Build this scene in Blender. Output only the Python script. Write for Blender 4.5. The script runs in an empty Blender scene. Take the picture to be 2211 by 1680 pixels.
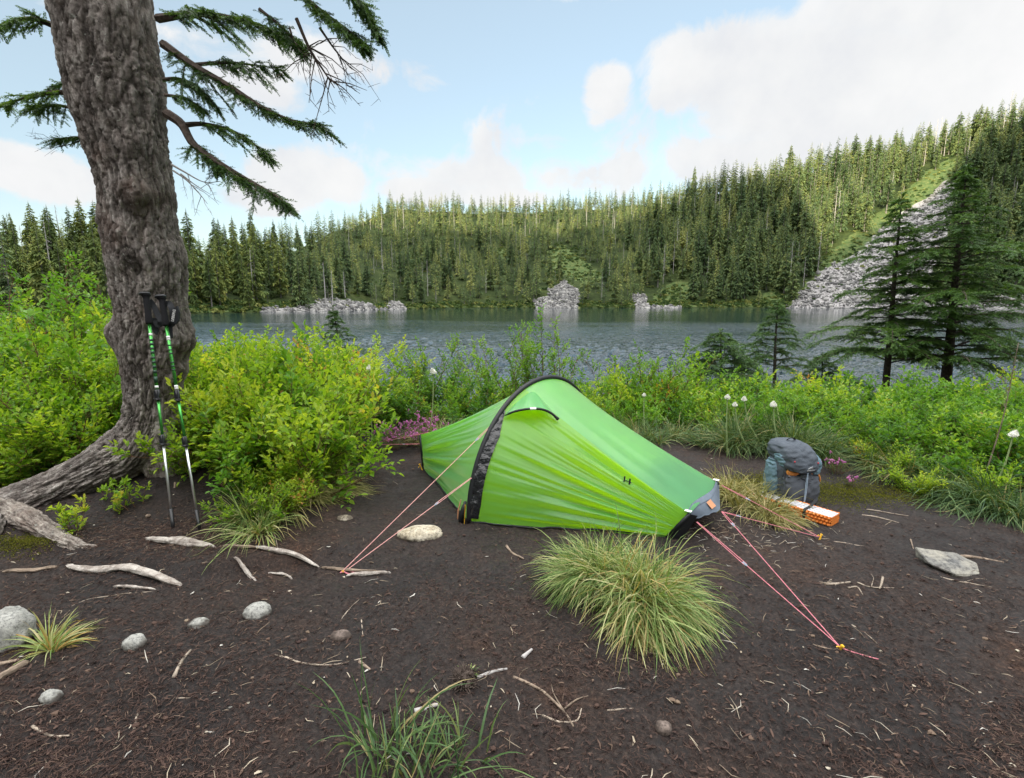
import bpy, bmesh, math
import numpy as np
SC = bpy.context.scene
COL = SC.collection
rad = math.radians
# ------------------------------------------------------------------ camera model (measured from the photograph)
F, CH, PITCH = 512.0, 1.4, rad(9.75)
KP = 1024 / 2210.0
CP, SP = math.cos(PITCH), math.sin(PITCH)
CAM = np.array([0, 0, CH])

def ray(x, y):
    h = (x * KP - 512) / F
    v = -(y * KP - 389) / F
    return np.array([h, CP + v * SP, -SP + v * CP])

def P(x, y, Y):
    d = ray(x, y)
    return CAM + d * (Y / d[1])

def Gz(x, y, z=0.0):
    d = ray(x, y)
    return CAM + d * ((z - CH) / d[2])

def project(V):
    V = np.atleast_2d(V)
    d = V - CAM
    dep = d[:, 1] * CP - d[:, 2] * SP
    up = d[:, 1] * SP + d[:, 2] * CP
    dep = np.where(dep > 1e-3, dep, 1e-3)
    return np.stack([(512 + F * d[:, 0] / dep) / KP, (389 - F * up / dep) / KP], 1)

# ------------------------------------------------------------------ noise
def _h(i, j, k, s):
    n = (i * 374761393 + j * 668265263 + k * 2147483647 + s * 974634733) & 0xFFFFFFFF
    n = ((n ^ (n >> 13)) * 1274126177) & 0xFFFFFFFF
    n = ((n ^ (n >> 16)) * 2246822519) & 0xFFFFFFFF
    return ((n ^ (n >> 15)) & 0xFFFFFF) / float(0xFFFFFF)

def vnoise(p, s=0):
    p = np.asarray(p, float)
    if p.shape[1] == 2:
        p = np.concatenate([p, np.zeros((len(p), 1))], 1)
    i = np.floor(p).astype(np.int64)
    f = p - i
    f = f * f * (3 - 2 * f)
    r = 0
    for dx in (0, 1):
        wx = f[:, 0] if dx else 1 - f[:, 0]
        for dy in (0, 1):
            wy = f[:, 1] if dy else 1 - f[:, 1]
            for dz in (0, 1):
                wz = f[:, 2] if dz else 1 - f[:, 2]
                r = r + wx * wy * wz * _h(i[:, 0] + dx, i[:, 1] + dy, i[:, 2] + dz, s)
    return r * 2 - 1

def fbm(p, o=4, s=0, g=.5):
    p = np.asarray(p, float)
    a, t, r = 1.0, 0.0, 0
    for k in range(o):
        r = r + a * vnoise(p * 2 ** k + 17.3 * k, s + k)
        t += a
        a *= g
    return r / t

def cells(p, s=0):
    """cellular noise: (distance to the cell border 0..1, random value of the cell)"""
    p = np.asarray(p, float)
    i = np.floor(p).astype(np.int64)
    f1 = np.full(len(p), 9.0); f2 = np.full(len(p), 9.0); cid = np.zeros(len(p))
    for dx in (-1, 0, 1):
        for dy in (-1, 0, 1):
            for dz in (-1, 0, 1):
                a, b, c = i[:, 0] + dx, i[:, 1] + dy, i[:, 2] + dz
                q = np.stack([a + _h(a, b, c, s), b + _h(a, b, c, s + 1), c + _h(a, b, c, s + 2)], 1)
                d = np.linalg.norm(q - p, axis=1)
                r = _h(a, b, c, s + 3)
                n = d < f1
                f2 = np.where(n, f1, np.minimum(f2, d))
                cid = np.where(n, r, cid)
                f1 = np.where(n, d, f1)
    return f2 - f1, cid

def sstep(a, b, x):
    t = np.clip((x - a) / (b - a), 0, 1)
    return t * t * (3 - 2 * t)

# ------------------------------------------------------------------ mesh building
WL = {}

class MB:
    """collects pieces (verts, faces) and links them as ONE mesh object"""
    def __init__(self):
        self.V, self.F, self.T, self.M, self.n = [], [], [], [], 0

    def add(self, V, F, tint=0.5, mi=0):
        V = np.asarray(V, float).reshape(-1, 3)
        if isinstance(F, (list, tuple)) and len(F) and not np.isscalar(F[0]) and len(set(len(f) for f in F)) > 1:
            by = {}
            for f in F:
                by.setdefault(len(f), []).append(f)
            Fs = [np.array(v) for v in by.values()]
        else:
            Fs = [np.asarray(F, int)]
        for f in Fs:
            if len(f):
                self.F.append(f + self.n)
                self.M.append(np.full(len(f), mi))
        t = np.full(len(V), tint) if np.isscalar(tint) else np.asarray(tint, float)
        self.V.append(V)
        self.T.append(t)
        self.n += len(V)

    def tube(self, pts, r, k=6, tint=0.5, mi=0, cap=True, flat=1.0):
        pts = np.asarray(pts, float)
        n = len(pts)
        r = np.full(n, r) if np.isscalar(r) else np.asarray(r, float)
        V = tube_rings(pts, r, k, flat)
        i = np.arange(n - 1)[:, None] * k
        j = np.arange(k)[None, :]
        j2 = (j + 1) % k
        Fq = np.stack([i + j, i + j2, i + k + j2, i + k + j], -1).reshape(-1, 4)
        self.add(V.reshape(-1, 3), Fq, tint, mi)
        if cap:
            b = self.n - n * k
            for idx, o in ((np.arange(k)[::-1], 0), (np.arange(k), (n - 1) * k)):
                self.F.append((idx + o + b)[None, :])
                self.M.append(np.full(1, mi))

    def grid(self, A, tint=0.5, mi=0, closed=False):
        A = np.asarray(A, float)
        m, n = A.shape[:2]
        i = np.arange(m - 1)[:, None] * n
        j = np.arange(n if closed else n - 1)[None, :]
        j2 = (j + 1) % n
        Fq = np.stack([i + j, i + j2, i + n + j2, i + n + j], -1).reshape(-1, 4)
        self.add(A.reshape(-1, 3), Fq, tint if np.isscalar(tint) else np.asarray(tint).ravel(), mi)

    def build(self, name, mats, parent=None, smooth=False):
        V = np.concatenate(self.V)
        if parent is not None:
            V = V - WL[parent.name]
        me = bpy.data.meshes.new(name)
        me.vertices.add(len(V))
        me.vertices.foreach_set('co', V.astype(np.float32).ravel())
        L = np.concatenate([f.ravel() for f in self.F])
        cnt = np.concatenate([np.full(len(f), f.shape[1]) for f in self.F])
        me.loops.add(len(L))
        me.loops.foreach_set('vertex_index', L.astype(np.int32))
        me.polygons.add(len(cnt))
        st = np.concatenate([[0], np.cumsum(cnt)[:-1]])
        me.polygons.foreach_set('loop_start', st.astype(np.int32))
        me.polygons.foreach_set('material_index', np.concatenate(self.M).astype(np.int32))
        me.polygons.foreach_set('use_smooth', np.full(len(cnt), smooth))
        at = me.attributes.new('tint', 'FLOAT', 'POINT')
        at.data.foreach_set('value', np.concatenate(self.T).astype(np.float32))
        me.update(calc_edges=True)
        me.validate()
        for m in (mats if isinstance(mats, (list, tuple)) else [mats]):
            me.materials.append(m)
        o = bpy.data.objects.new(name, me)
        COL.objects.link(o)
        WL[o.name] = np.zeros(3)
        if parent is not None:
            o.parent = parent
            WL[o.name] = WL[parent.name]
        return o

def unit(v):
    v = np.asarray(v, float)
    return v / (np.linalg.norm(v, axis=-1, keepdims=True) + 1e-12)

def frames(pts):
    pts = np.asarray(pts, float)
    d = np.gradient(pts, axis=0)
    d = unit(d)
    a = np.array([0, 0, 1.0]) if abs(d[0][2]) < .9 else np.array([1.0, 0, 0])
    s = unit(np.cross(d[0], a))
    S = [s]
    for i in range(1, len(pts)):
        s = s - d[i] * np.dot(s, d[i])
        s = unit(s)
        S.append(s)
    S = np.array(S)
    return d, S, np.cross(d, S)

def tube_rings(pts, r, k, flat=1.0):
    d, S, N = frames(pts)
    a = np.arange(k) * 2 * math.pi / k
    c, s = np.cos(a)[None, :, None], np.sin(a)[None, :, None]
    return pts[:, None, :] + r[:, None, None] * (c * S[:, None, :] + flat * s * N[:, None, :])

def resample(pts, n):
    pts = np.asarray(pts, float)
    m = len(pts)
    if m < 3:
        t = np.linspace(0, 1, n)[:, None]
        return pts[0] * (1 - t) + pts[-1] * t
    # catmull-rom
    q = np.concatenate([[2 * pts[0] - pts[1]], pts, [2 * pts[-1] - pts[-2]]])
    u = np.linspace(0, m - 1 - 1e-9, n)
    i = u.astype(int)
    t = (u - i)[:, None] if pts.ndim > 1 else (u - i)
    p0, p1, p2, p3 = q[i], q[i + 1], q[i + 2], q[i + 3]
    return .5 * (2 * p1 + (p2 - p0) * t + (2 * p0 - 5 * p1 + 4 * p2 - p3) * t ** 2 + (3 * p1 - p0 - 3 * p2 + p3) * t ** 3)

def icosphere(n=3):
    bm = bmesh.new()
    bmesh.ops.create_icosphere(bm, subdivisions=n, radius=1)
    V = np.array([v.co[:] for v in bm.verts])
    Fc = np.array([[v.index for v in f.verts] for f in bm.faces])
    bm.free()
    return V, Fc
ICO = {k: icosphere(k) for k in (1, 2, 3, 4)}

# ------------------------------------------------------------------ scene bookkeeping
def tag(o, label=None, cat=None, group=None, kind=None):
    if label: o['label'] = label
    if cat: o['category'] = cat
    if group: o['group'] = group
    if kind: o['kind'] = kind
    return o

def thing(name, loc, label, cat, group=None):
    o = bpy.data.objects.new(name, None)
    o.empty_display_size = .1
    COL.objects.link(o)
    o.location = loc
    WL[o.name] = np.array(loc, float)
    return tag(o, label, cat, group)

def copy_tree(o, parent=None):
    c = o.copy()
    COL.objects.link(c)
    if parent is not None:
        c.parent = parent
    for ch in o.children:
        copy_tree(ch, c)
    return c

# ------------------------------------------------------------------ materials
class NT:
    def __init__(self, name):
        self.m = bpy.data.materials.new(name)
        self.m.use_nodes = True
        self.t = self.m.node_tree
        self.t.nodes.clear()
        self.out = self.n('ShaderNodeOutputMaterial')

    def n(self, typ, **kw):
        nd = self.t.nodes.new(typ)
        for k, v in kw.items():
            setattr(nd, k, v)
        return nd

    def l(self, a, b):
        self.t.links.new(a, b)

    def val(self, sock, v):
        if isinstance(v, (int, float)):
            sock.default_value = v
        elif isinstance(v, (tuple, list)):
            sock.default_value = (*v, 1) if len(v) == 3 and len(sock.default_value) == 4 else v
        else:
            self.l(v, sock)

    def math(self, op, a, b=0.0, c=None):
        nd = self.n('ShaderNodeMath', operation=op)
        self.val(nd.inputs[0], a)
        self.val(nd.inputs[1], b)
        if c is not None: self.val(nd.inputs[2], c)
        return nd.outputs[0]

    def noise(self, scale, detail=4, rough=.55, vec=None, dist=0):
        nd = self.n('ShaderNodeTexNoise')
        nd.inputs['Scale'].default_value = scale
        nd.inputs['Detail'].default_value = detail
        nd.inputs['Roughness'].default_value = rough
        nd.inputs['Distortion'].default_value = dist
        if vec is not None: self.l(vec, nd.inputs['Vector'])
        return nd.outputs['Fac']

    def coord(self, which='Object', scale=None):
        c = self.n('ShaderNodeTexCoord').outputs[which]
        if scale is None: return c
        mp = self.n('ShaderNodeMapping')
        mp.inputs['Scale'].default_value = scale
        self.l(c, mp.inputs['Vector'])
        return mp.outputs['Vector']

    def world(self, scale=(1, 1, 1)):
        g = self.n('ShaderNodeNewGeometry').outputs['Position']
        mp = self.n('ShaderNodeMapping')
        mp.inputs['Scale'].default_value = scale
        self.l(g, mp.inputs['Vector'])
        return mp.outputs['Vector']

    def attr(self, name='tint'):
        return self.n('ShaderNodeAttribute', attribute_name=name).outputs['Fac']

    def ramp(self, fac, stops, interp='LINEAR'):
        nd = self.n('ShaderNodeValToRGB')
        cr = nd.color_ramp
        cr.interpolation = interp
        while len(cr.elements) < len(stops):
            cr.elements.new(0.5)
        for e, (p, c) in zip(cr.elements, stops):
            e.position = p
            e.color = (*c, 1) if len(c) == 3 else c
        self.l(fac, nd.inputs['Fac'])
        return nd.outputs['Color']

    def mix(self, fac, a, b, blend='MIX'):
        nd = self.n('ShaderNodeMix', data_type='RGBA', blend_type=blend)
        self.val(nd.inputs[0], fac)
        self.val(nd.inputs[6], a)
        self.val(nd.inputs[7], b)
        return nd.outputs[2]

    def bump(self, h, strength=.5, dist=.01, normal=None):
        nd = self.n('ShaderNodeBump')
        nd.inputs['Strength'].default_value = strength
        nd.inputs['Distance'].default_value = dist
        self.l(h, nd.inputs['Height'])
        if normal is not None: self.l(normal, nd.inputs['Normal'])
        return nd.outputs['Normal']

    def bsdf(self, color, rough=.8, spec=.3, normal=None, metal=0, **kw):
        b = self.n('ShaderNodeBsdfPrincipled')
        self.val(b.inputs['Base Color'], color)
        self.val(b.inputs['Roughness'], rough)
        self.val(b.inputs['Specular IOR Level'], spec)
        self.val(b.inputs['Metallic'], metal)
        for k, v in kw.items():
            self.val(b.inputs[k.replace('_', ' ')], v)
        if normal is not None: self.l(normal, b.inputs['Normal'])
        return b.outputs[0]

    def done(self, sh):
        self.l(sh, self.out.inputs['Surface'])
        return self.m

def simple(name, c, rough=.7, spec=.3, metal=0, var=.15, scale=30, bump=0, bscale=200, bdist=.002):
    t = NT(name)
    v = t.coord('Object')
    n = t.noise(scale, 4, vec=v)
    col = t.ramp(n, [(.3, tuple(x * (1 - var) for x in c)), (.7, tuple(min(1, x * (1 + var)) for x in c))])
    nm = None
    if bump:
        nm = t.bump(t.noise(bscale, 3, vec=v), bump, bdist)
    return t.done(t.bsdf(col, rough, spec, nm, metal))

def leafy(name, stops, trans=.35, rough=.5, spec=.35, tcol=1.25, objvar=.25, wn=None):
    """thin leaf: colour by the per-leaf 'tint' attribute, varied a little per plant, part of the light passing through"""
    t = NT(name)
    oi = t.n('ShaderNodeObjectInfo').outputs['Random']
    f = t.math('ADD', t.attr(), t.math('MULTIPLY', t.math('SUBTRACT', oi, .5), objvar))
    if wn:
        f = t.math('ADD', f, t.math('MULTIPLY', t.math('SUBTRACT', t.noise(wn, 3, vec=t.world()), .5), .8))
    c = t.ramp(f, stops)
    b = t.bsdf(c, rough, spec)
    tr = t.n('ShaderNodeBsdfTranslucent')
    cc = t.mix(1, c, (tcol * 1.1, tcol, tcol * .4), 'MULTIPLY')
    t.l(cc, tr.inputs['Color'])
    mx = t.n('ShaderNodeMixShader')
    mx.inputs[0].default_value = trans
    t.l(b, mx.inputs[1])
    t.l(tr.outputs[0], mx.inputs[2])
    return t.done(mx.outputs[0])
# ------------------------------------------------------------------ material library
M = {}
M['soil'] = None
def make_soil():
    t = NT('soil')
    w = t.world()
    big = t.noise(.9, 4, .6, w)
    mid = t.noise(7, 5, .6, w)
    fine = t.noise(60, 5, .7, w)
    wv = t.world((90, 30, 60))
    fib = t.noise(1, 4, .7, wv, 1.5)
    c = t.ramp(fine, [(.25, (.009, .0075, .0075)), (.48, (.024, .0185, .0165)), (.6, (.046, .036, .031)), (.78, (.105, .086, .07))])
    c2 = t.ramp(mid, [(.3, (.55, .5, .5)), (.55, (1, .98, 1)), (.75, (1.55, 1.38, 1.25))])
    c = t.mix(.85, c, c2, 'MULTIPLY')
    c = t.mix(1, c, (.86, .83, .80), 'MULTIPLY')
    br = t.ramp(big, [(.33, (.42, .41, .45)), (.46, (.8, .8, .84)), (.55, (.97, .88, .84)), (.68, (1.6, 1.12, .8))])
    c = t.mix(1, c, br, 'MULTIPLY')
    fr = t.ramp(fib, [(.6, (0, 0, 0)), (.72, (1, 1, 1))])
    c = t.mix(t.math('MULTIPLY', fr, .35), c, (.10, .07, .06))
    h = t.math('ADD', t.math('MULTIPLY', fine, .5), t.math('ADD', mid, t.math('MULTIPLY', fib, .35)))
    nm = t.bump(h, .7, .02)
    rg = t.ramp(mid, [(.3, (.55, .55, .55)), (.6, (.9, .9, .9))])
    return t.done(t.bsdf(c, rg, .35, nm))
M['soil'] = make_soil()

def make_bark():
    t = NT('bark')
    v = t.coord('Object', (26, 26, 7))
    n1 = t.noise(1, 6, .65, v, .6)
    n2 = t.noise(38, 5, .7, t.coord('Object'))
    n3 = t.noise(3.2, 4, .6, t.coord('Object'))
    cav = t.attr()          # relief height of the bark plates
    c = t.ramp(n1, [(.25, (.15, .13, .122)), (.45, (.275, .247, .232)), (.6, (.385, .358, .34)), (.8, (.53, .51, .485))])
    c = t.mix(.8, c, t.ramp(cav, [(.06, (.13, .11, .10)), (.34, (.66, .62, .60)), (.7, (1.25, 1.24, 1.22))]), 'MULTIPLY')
    c = t.mix(.8, c, t.ramp(t.noise(7.5, 4, .6, t.coord('Object')), [(.32, (.5, .48, .47)), (.5, (1, 1, 1)), (.66, (1.45, 1.45, 1.43))]), 'MULTIPLY')
    red = t.ramp(n3, [(.52, (0, 0, 0)), (.68, (1, 1, 1))])
    c = t.mix(t.math('MULTIPLY', red, .45), c, (.12, .065, .045))
    lich = t.math('MULTIPLY', t.ramp(n2, [(.6, (0, 0, 0)), (.68, (1, 1, 1))]), t.ramp(t.noise(5.3, 3, .5, t.coord('Object')), [(.40, (0, 0, 0)), (.52, (1, 1, 1))]))
    c = t.mix(t.math('MULTIPLY', lich, .75), c, (.44, .46, .41))
    # moss, plus the darker look of the less lit right side put into the colour
    sn_ = t.n('ShaderNodeSeparateXYZ'); t.l(t.n('ShaderNodeNewGeometry').outputs['Normal'], sn_.inputs[0])
    moss_shade = t.ramp(t.math('ADD', sn_.outputs[0], t.math('MULTIPLY', t.math('SUBTRACT', n3, .5), 1.2)), [(.25, (0, 0, 0)), (.75, (1, 1, 1))])
    c = t.mix(t.math('MULTIPLY', moss_shade, .5), c, t.ramp(n2, [(.4, (.04, .037, .030)), (.6, (.075, .068, .045)), (.72, (.17, .17, .10))]))
    h = t.math('ADD', n1, t.math('MULTIPLY', n2, .5))
    return t.done(t.bsdf(c, .9, .2, t.bump(h, 1.0, .03)))
M['bark'] = make_bark()
t_ = M['bark'].copy(); t_.name = 'pale_bark'; M['bark_pale'] = t_
for nd in t_.node_tree.nodes:
    if nd.type == 'VALTORGB' and len(nd.color_ramp.elements) == 4:
        for e, c in zip(nd.color_ramp.elements, ((.10, .08, .07), (.22, .19, .17), (.34, .31, .28), (.46, .43, .40))): e.color = (*c, 1)
M['twig_wood'] = simple('twig_wood', (.085, .065, .055), .9, .2, var=.5, scale=40, bump=.6)
M['shrub_stem'] = simple('shrub_stem', (.15, .085, .05), .8, .2, var=.4, scale=60)
M['conifer_bark'] = simple('conifer_bark', (.075, .062, .055), .95, .15, var=.5, scale=35, bump=1, bscale=60, bdist=.02)
M['hemlock'] = leafy('hemlock_needles', [(0, (.022, .05, .02)), (.4, (.05, .11, .03)), (.72, (.10, .20, .04)), (1, (.17, .30, .055))], .34, .45, .4)
M['fir'] = leafy('fir_needles', [(0, (.035, .08, .025)), (.45, (.08, .175, .038)), (.8, (.15, .27, .05)), (1, (.22, .36, .07))], .34, .45, .4)
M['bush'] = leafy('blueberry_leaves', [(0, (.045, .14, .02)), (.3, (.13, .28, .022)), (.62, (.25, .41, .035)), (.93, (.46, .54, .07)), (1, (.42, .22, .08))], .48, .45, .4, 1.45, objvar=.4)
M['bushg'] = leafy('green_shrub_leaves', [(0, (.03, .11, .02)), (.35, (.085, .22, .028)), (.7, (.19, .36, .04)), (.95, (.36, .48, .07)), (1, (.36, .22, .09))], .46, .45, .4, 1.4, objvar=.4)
M['alder'] = leafy('alder_leaves', [(0, (.05, .15, .02)), (.5, (.12, .29, .03)), (1, (.25, .42, .06))], .45, .4, .4, 1.4)
M['farbush'] = leafy('far_bush_leaves', [(0, (.03, .065, .022)), (.5, (.095, .15, .045)), (1, (.25, .265, .085))], .25, .7, .1, 1.2)
M['grass'] = leafy('grass_blades', [(0, (.06, .13, .035)), (.4, (.16, .26, .07)), (.7, (.32, .40, .14)), (.88, (.52, .50, .27)), (1, (.42, .28, .09))], .3, .5, .35, 1.2)
M['darkgrass'] = leafy('dark_grass_blades', [(0, (.03, .075, .028)), (.5, (.085, .16, .05)), (.85, (.18, .24, .08)), (1, (.34, .28, .13))], .25, .5, .35, 1.2)
M['straw'] = leafy('straw_blades', [(0, (.15, .17, .05)), (.5, (.36, .33, .13)), (1, (.55, .45, .24))], .25, .6, .3, 1.1)
M['heather'] = leafy('heather_leaves', [(0, (.05, .10, .03)), (1, (.16, .26, .06))], .3)
M['pink'] = simple('pink_petals', (.42, .14, .32), .6, .2, var=.35, scale=60)
M['white_petals'] = simple('white_petals', (.82, .82, .74), .6, .2, var=.08, scale=60)
M['flower_stem'] = simple('flower_stem', (.28, .36, .16), .6, .2)
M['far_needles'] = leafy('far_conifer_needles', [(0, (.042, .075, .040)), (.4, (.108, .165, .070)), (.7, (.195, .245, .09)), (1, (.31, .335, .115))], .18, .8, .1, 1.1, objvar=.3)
M['lit_needles'] = leafy('left_shore_needles_sunlit', [(0, (.06, .095, .038)), (.4, (.135, .19, .062)), (.7, (.225, .265, .075)), (1, (.33, .33, .10))], .22, .8, .1, 1.1, objvar=.4)  # far needles with the left stand's soft sunlight put into the colour
M['far_wood'] = simple('far_conifer_bark', (.20, .19, .175), .95, .1, var=.4, scale=1)
M['snag'] = simple('dead_grey_wood', (.44, .42, .41), .95, .1, var=.3, scale=2)

def make_rock(name, c0, c1, c2, speck=90, rough=.85, dirt=True):
    t = NT(name)
    v = t.coord('Object')
    n = t.noise(9, 5, .65, v)
    s = t.noise(speck, 3, .8, v)
    c = t.ramp(n, [(.3, c0), (.5, c1), (.72, c2)])
    sp = t.ramp(s, [(.36, (.35, .35, .37)), (.48, (1, 1, 1)), (.68, (1.35, 1.35, 1.32))])
    c = t.mix(.8, c, sp, 'MULTIPLY')
    # soil clinging to the lower part of the stone
    sz = t.n('ShaderNodeSeparateXYZ'); t.l(v, sz.inputs[0])
    dirt_ = t.ramp(t.math('ADD', t.math('MULTIPLY', sz.outputs[2], 14), t.math('MULTIPLY', t.math('SUBTRACT', n, .5), 1.6)), [(.12, (1, 1, 1)), (.42, (0, 0, 0))])
    c = t.mix(t.math('MULTIPLY', dirt_, .8), c, (.045, .034, .028))
    h = t.math('ADD', n, t.math('MULTIPLY', s, .3))
    return t.done(t.bsdf(c, rough, .3, t.bump(h, .6, .01)))
M['granite'] = make_rock('granite', (.17, .17, .155), (.31, .31, .29), (.43, .43, .40))
M['pale_stone'] = make_rock('pale_stone', (.24, .19, .12), (.44, .39, .30), (.60, .56, .47), 70)
M['brown_stone'] = make_rock('brown_stone', (.12, .09, .075), (.19, .15, .13), (.28, .23, .20))
M['slate'] = make_rock('slate', (.11, .115, .12), (.19, .185, .17), (.27, .255, .215), 40)
M['driftwood'] = None
def make_drift():
    t = NT('weathered_root')
    v = t.coord('Object')
    n = t.noise(11, 5, .7, v, 1.2)
    n2 = t.noise(70, 4, .7, v)
    c = t.ramp(n, [(.28, (.13, .10, .085)), (.45, (.32, .28, .25)), (.58, (.48, .44, .40)), (.75, (.66, .63, .58))])
    c = t.mix(.6, c, t.ramp(n2, [(.3, (.5, .47, .45)), (.6, (1.1, 1.1, 1.1))]), 'MULTIPLY')
    return t.done(t.bsdf(c, .85, .2, t.bump(t.math('ADD', n, t.math('MULTIPLY', n2, .5)), .8, .012)))
M['driftwood'] = make_drift()
M['stick'] = simple('dry_stick', (.22, .17, .13), .9, .2, var=.5, scale=25)
M['pale_stick'] = simple('pale_dry_stick', (.30, .25, .20), .9, .2, var=.5, scale=25)
def make_litter():
    t = NT('litter')
    c = t.ramp(t.attr(), [(0, (.012, .008, .008)), (.4, (.05, .031, .026)), (.7, (.10, .062, .048)), (.88, (.19, .14, .10)), (.96, (.42, .36, .27)), (1, (.5, .48, .44))])
    return t.done(t.bsdf(c, .85, .2))
M['litter'] = make_litter()
M['moss'] = leafy('moss', [(0, (.05, .06, .012)), (.5, (.12, .13, .02)), (1, (.24, .22, .04))], .2, .9, .1)

# tent fabrics -------------------------------------------------------------
def fabric(name, c, tc, trans=.4, rough=.42, spec=.5, bump=.12, coat=0.0, sheen=0.0):
    t = NT(name)
    v = t.coord('Object')
    n = t.noise(6, 3, .5, v)
    col = t.mix(1, c, t.ramp(n, [(.3, (.92, .92, .92)), (.7, (1.06, 1.06, 1.06))]), 'MULTIPLY')
    nm = t.bump(t.noise(38, 4, .6, v), bump, .006)
    b = t.bsdf(col, rough, spec, nm, Coat_Weight=coat, Coat_Roughness=.38, Sheen_Weight=sheen, Sheen_Roughness=.35)
    tr = t.n('ShaderNodeBsdfTranslucent')
    tr.inputs['Color'].default_value = (*tc, 1)
    t.l(nm, tr.inputs['Normal'])
    mx = t.n('ShaderNodeMixShader')
    mx.inputs[0].default_value = trans
    t.l(b, mx.inputs[1])
    t.l(tr.outputs[0], mx.inputs[2])
    return t.done(mx.outputs[0])
M['tent_green'] = fabric('green_tent_nylon', (.075, .44, .14), (.58, .92, .02), .53, .34, .9, .12, 1.0, .8)
M['tent_door'] = fabric('door_nylon_backlit', (.12, .46, .10), (.70, .95, .02), .64, .36, .8, .12, .6)  # same green nylon, light shining through the door put into its colour
M['tent_black'] = simple('black_tent_trim', (.012, .013, .016), .5, .4, var=.2, scale=60, bump=.3, bscale=300)
M['tent_gloss'] = simple('black_coated_fabric', (.014, .015, .018), .22, .6, var=.2, scale=30, bump=.9, bscale=22, bdist=.02)
M['tent_grey'] = simple('grey_tent_fabric', (.12, .15, .19), .65, .3, var=.08, scale=30, bump=.2, bscale=400)
M['inner_yellow'] = fabric('yellow_inner_tent', (.85, .72, .20), (.85, .70, .15), .45, .8, .1, .05)
M['reflective'] = simple('white_reflective_tab', (.80, .82, .84), .4, .4, var=.03)
M['orange_patch'] = simple('orange_label_patch', (.55, .27, .15), .7, .2, var=.25, scale=200)
M['guy'] = simple('red_guy_cord', (.62, .22, .26), .7, .2, var=.2, scale=150)
M['guy_pale'] = simple('pale_guy_cord', (.70, .36, .34), .7, .2, var=.2, scale=150)
M['peg_yellow'] = simple('yellow_peg', (.75, .42, .02), .45, .4)
M['slider'] = simple('grey_slider', (.20, .24, .30), .5, .4)
# poles --------------------------------------------------------------------
M['foam'] = simple('black_foam_grip', (.014, .014, .016), .85, .2, var=.25, scale=300, bump=.4, bscale=500)
M['plastic'] = simple('black_plastic', (.016, .017, .02), .35, .5)
M['alu'] = simple('bare_aluminium', (.66, .68, .70), .28, .5, metal=.85, var=.05)
def make_green_pole():
    t = NT('green_anodised')
    v = t.coord('Object')
    c = t.ramp(t.noise(40, 2, .5, v), [(.3, (.07, .34, .07)), (.7, (.10, .42, .09))])
    return t.done(t.bsdf(c, .25, .5, metal=.75))
M['pole_green'] = make_green_pole()
M['pole_dark'] = simple('dark_printed_band', (.015, .05, .03), .3, .5, metal=.3)
M['pole_white'] = simple('white_band', (.8, .8, .8), .4, .4)
# pack ---------------------------------------------------------------------
def cloth(name, c, rough=.7, var=.12, weave=900):
    t = NT(name)
    v = t.coord('Object')
    n = t.noise(14, 4, .6, v)
    col = t.ramp(n, [(.3, tuple(x * (1 - var) for x in c)), (.7, tuple(x * (1 + var) for x in c))])
    h = t.math('ADD', t.math('MULTIPLY', t.noise(weave, 2, .5, v), .12), t.noise(26, 4, .6, v))
    return t.done(t.bsdf(col, rough, .3, t.bump(h, .5, .012)))
M['pack_dark'] = cloth('charcoal_pack_nylon', (.075, .090, .112))
M['pack_blue'] = cloth('slate_blue_pack_nylon', (.13, .21, .26))
M['pack_mesh'] = cloth('grey_stretch_mesh', (.082, .092, .110), .8, .1, 1500)
M['strap'] = simple('black_webbing', (.022, .024, .028), .7, .3, var=.2, scale=200)
M['orange_bag'] = simple('orange_stuff_sack', (.75, .28, .07), .5, .4, var=.2, scale=40, bump=.3, bscale=40, bdist=.01)
M['foam_orange'] = simple('orange_foam', (.68, .20, .035), .7, .3, var=.12, scale=60)
M['foam_silver'] = simple('silver_foam', (.56, .56, .60), .5, .4, var=.05, scale=60)
M['foam_grey'] = simple('grey_foam_core', (.20, .21, .24), .8, .2)
M['cord'] = simple('pale_blue_cord', (.30, .38, .48), .6, .3)
M['logo'] = simple('silver_logo_print', (.62, .64, .66), .5, .3, var=.03)
M['red_dot'] = simple('red_bartack', (.45, .03, .04), .6, .3)

# far land -----------------------------------------------------------------
def make_hill():
    t = NT('hill_ground')
    w = t.world()
    n = t.noise(.06, 5, .6, w)
    n2 = t.noise(.5, 4, .7, w)
    c = t.ramp(n, [(.3, (.020, .032, .014)), (.55, (.04, .058, .02)), (.75, (.07, .085, .03))])
    c = t.mix(.7, c, t.ramp(n2, [(.3, (.5, .5, .5)), (.7, (1.4, 1.4, 1.3))]), 'MULTIPLY')
    mead = t.attr()       # meadow mask
    c = t.mix(t.ramp(mead, [(.35, (0, 0, 0)), (.5, (1, 1, 1))]), c, t.ramp(n2, [(.3, (.035, .065, .025)), (.5, (.08, .12, .04)), (.75, (.19, .185, .075))]))
    c = t.mix(t.ramp(mead, [(.75, (0, 0, 0)), (.9, (1, 1, 1))]), c, t.ramp(n2, [(.3, (.16, .15, .15)), (.6, (.36, .35, .35)), (.8, (.48, .46, .46))]))
    return t.done(t.bsdf(c, .95, .1, t.bump(n2, .6, .6)))
M['hill'] = make_hill()
def make_talus():
    t = NT('talus_rock')
    w = t.world()
    n = t.noise(.35, 5, .7, w)
    c = t.mix(.75, t.ramp(t.attr(), [(0, (.09, .09, .092)), (.5, (.21, .21, .208)), (1, (.38, .375, .36))]), t.ramp(n, [(.3, (.6, .6, .62)), (.7, (1.25, 1.22, 1.2))]), 'MULTIPLY')
    return t.done(t.bsdf(c, .9, .2))
M['talus'] = make_talus()
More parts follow.
